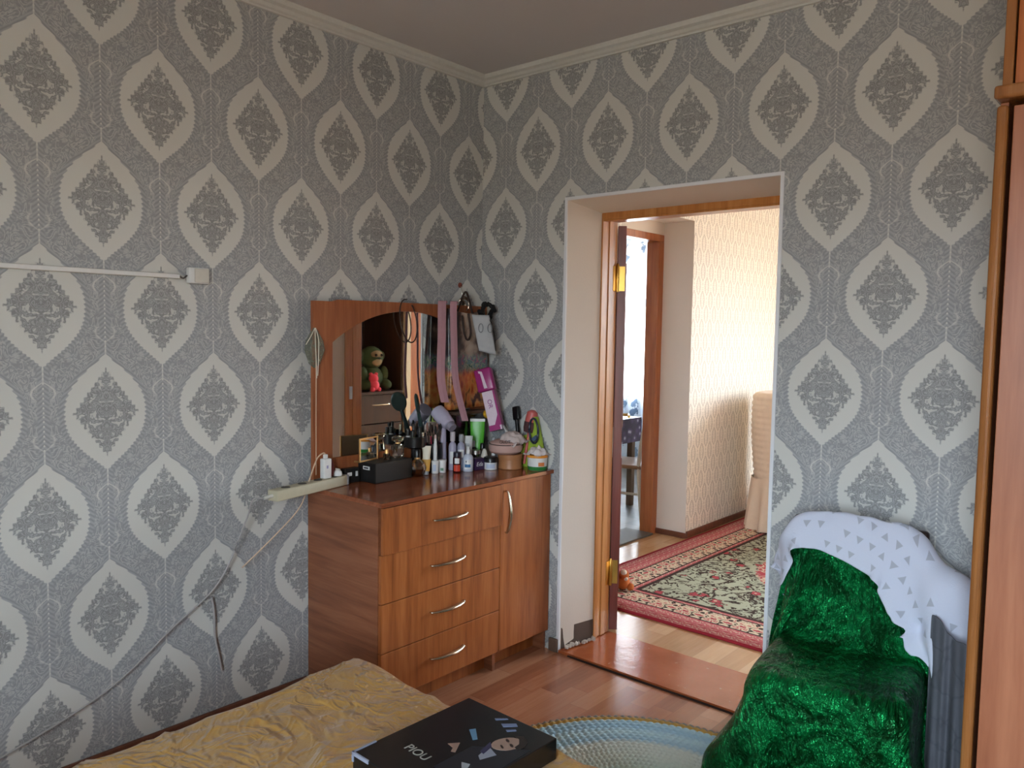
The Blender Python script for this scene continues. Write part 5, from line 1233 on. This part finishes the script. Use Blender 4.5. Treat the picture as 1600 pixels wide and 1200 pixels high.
# pale face mask / card hanging over the bag
mk_ = thing('face_mask', 'pale grey folded face mask with black ear loops hanging over the bag', 'mask', (.150, -.165, 1.37), math.radians(-45))
def maskf(bm):
    P = []
    for i in range(13):
        t_ = i/12; row = []
        for j in range(15):
            s = j/14; row.append((.008*math.sin(t_*PI)+.003*math.sin(s*22), -.040+.08*t_+.035*(1-s)*1.0-.0, .165*s-.018*t_*(1-s)))
        P.append(row)
    gridmesh(bm, P)
o = part('mask_sheet', plain('pale_grey_nonwoven', (182, 184, 186), .8), mk_, maskf, 'all'); md = o.modifiers.new('t', 'SOLIDIFY'); md.thickness = .003
for yy in (-.012, .03): part('printed_ring', plain('grey_print', (120, 122, 126), .7), mk_, lambda bm: tube(bm, [(.012, yy+.014+.010*math.cos(a), .105+.020*math.sin(a)) for a in [2*PI*i/16 for i in range(16)]], .0018, 6, closed=True), True)
part('ear_loop', BLK, mk_, lambda bm: tube(bm, [(.0, .030, .16), (.0, .050, .13), (.0, .066, .07), (.0, .072, .0)], .002, 6, 5), True)
# dusty pink ribbons
RIB = plain('dusty_pink_ribbon', (172, 128, 136), .75)
def ribbon(name, pts, w, loc, label):
    P = catmull(pts, 8); bm = nb(); d = Vector((.55, .83, 0)).normalized()
    gridmesh(bm, [[p-d*w/2+Vector((0, 0, 0)), p+Vector((.0012, -.0012, 0)), p+d*w/2] for p in P])
    o = ob(name, bm, RIB, loc=loc); md = o.modifiers.new('t', 'SOLIDIFY'); md.thickness = .0025
    return tag(o, label, 'ribbon')
ribbon('pink_ribbon', [(-.01, .02, .005), (0, 0, 0), (.004, -.004, -.15), (.006, -.008, -.32), (.014, .010, -.43)], .036, (.155, -.415, 1.578), 'broad dusty pink ribbon hanging down beside the mirror glass')
ribbon('pink_ribbon', [(-.01, .02, .005), (0, 0, 0), (.002, .004, -.16), (.006, .014, -.34), (.02, .062, -.52)], .030, (.160, -.350, 1.578), 'narrow dusty pink ribbon hanging in front of the carrier bag')
o = part('hair_hoop', plain('dark_brown_hoop', (44, 28, 22), .4), None, lambda bm: tube(bm, [(.0, .046*math.cos(a), .095*math.sin(a)) for a in [2*PI*(i/40*.93)+1.3 for i in range(40)]], .0028, 6), True); o.location = (.062, -.525, 1.500); o.rotation_euler = (math.radians(14), 0, 0); tag(o, 'thin dark brown hair hoop hung on the top of the mirror', 'hair hoop')
# organza pouch with strings
t = thing('organza_pouch', 'small sheer green-grey organza pouch hanging on the mirror corner', 'pouch', (.055, -1.002, 1.33), math.radians(-25))
MNET = Mat('organza_net'); _tn = MNET.n('ShaderNodeBsdfTransparent'); _mxn = MNET.n('ShaderNodeMixShader'); _w = MNET.noise(MNET.obj(), 90, 2); MNET.col(lin(120, 122, 104)).set(roughness=.6); MNET.link((_w*.7+.2), _mxn.inputs[0]); MNET.link(_tn.outputs[0], _mxn.inputs[1]); MNET.link(MNET.b.outputs[0], _mxn.inputs[2]); MNET.link(_mxn.outputs[0], MNET.out.inputs[0])
part('net', MNET.m, t, lambda bm: lathe(bm, [(.004, -.02), (.022, -.005), (.040, .05), (.034, .085), (.012, .125), (.005, .135)], 14, sx=.45, sy=1.0), True)
for pts in ([(.012, 0, .135), (.016, -.018, .10), (.018, -.036, .07)], [(.012, 0, .135), (.018, .0, .08), (.016, .004, .0), (.014, .006, -.06)], [(.012, .002, .135), (.018, .012, .09), (.017, .012, .02), (.014, .010, -.05)]): part('string', plain('white_string', (226, 216, 200), .8), t, lambda bm: tube(bm, pts, .0016, 6, 6), True)
part('long_cord', plain('beige_cord', (206, 178, 150), .5), t, lambda bm: tube(bm, [(.012, 0, .135), (.010, .004, .0), (.008, .004, -.25), (.008, .004, -.44)], .0018, 6, 6), True)
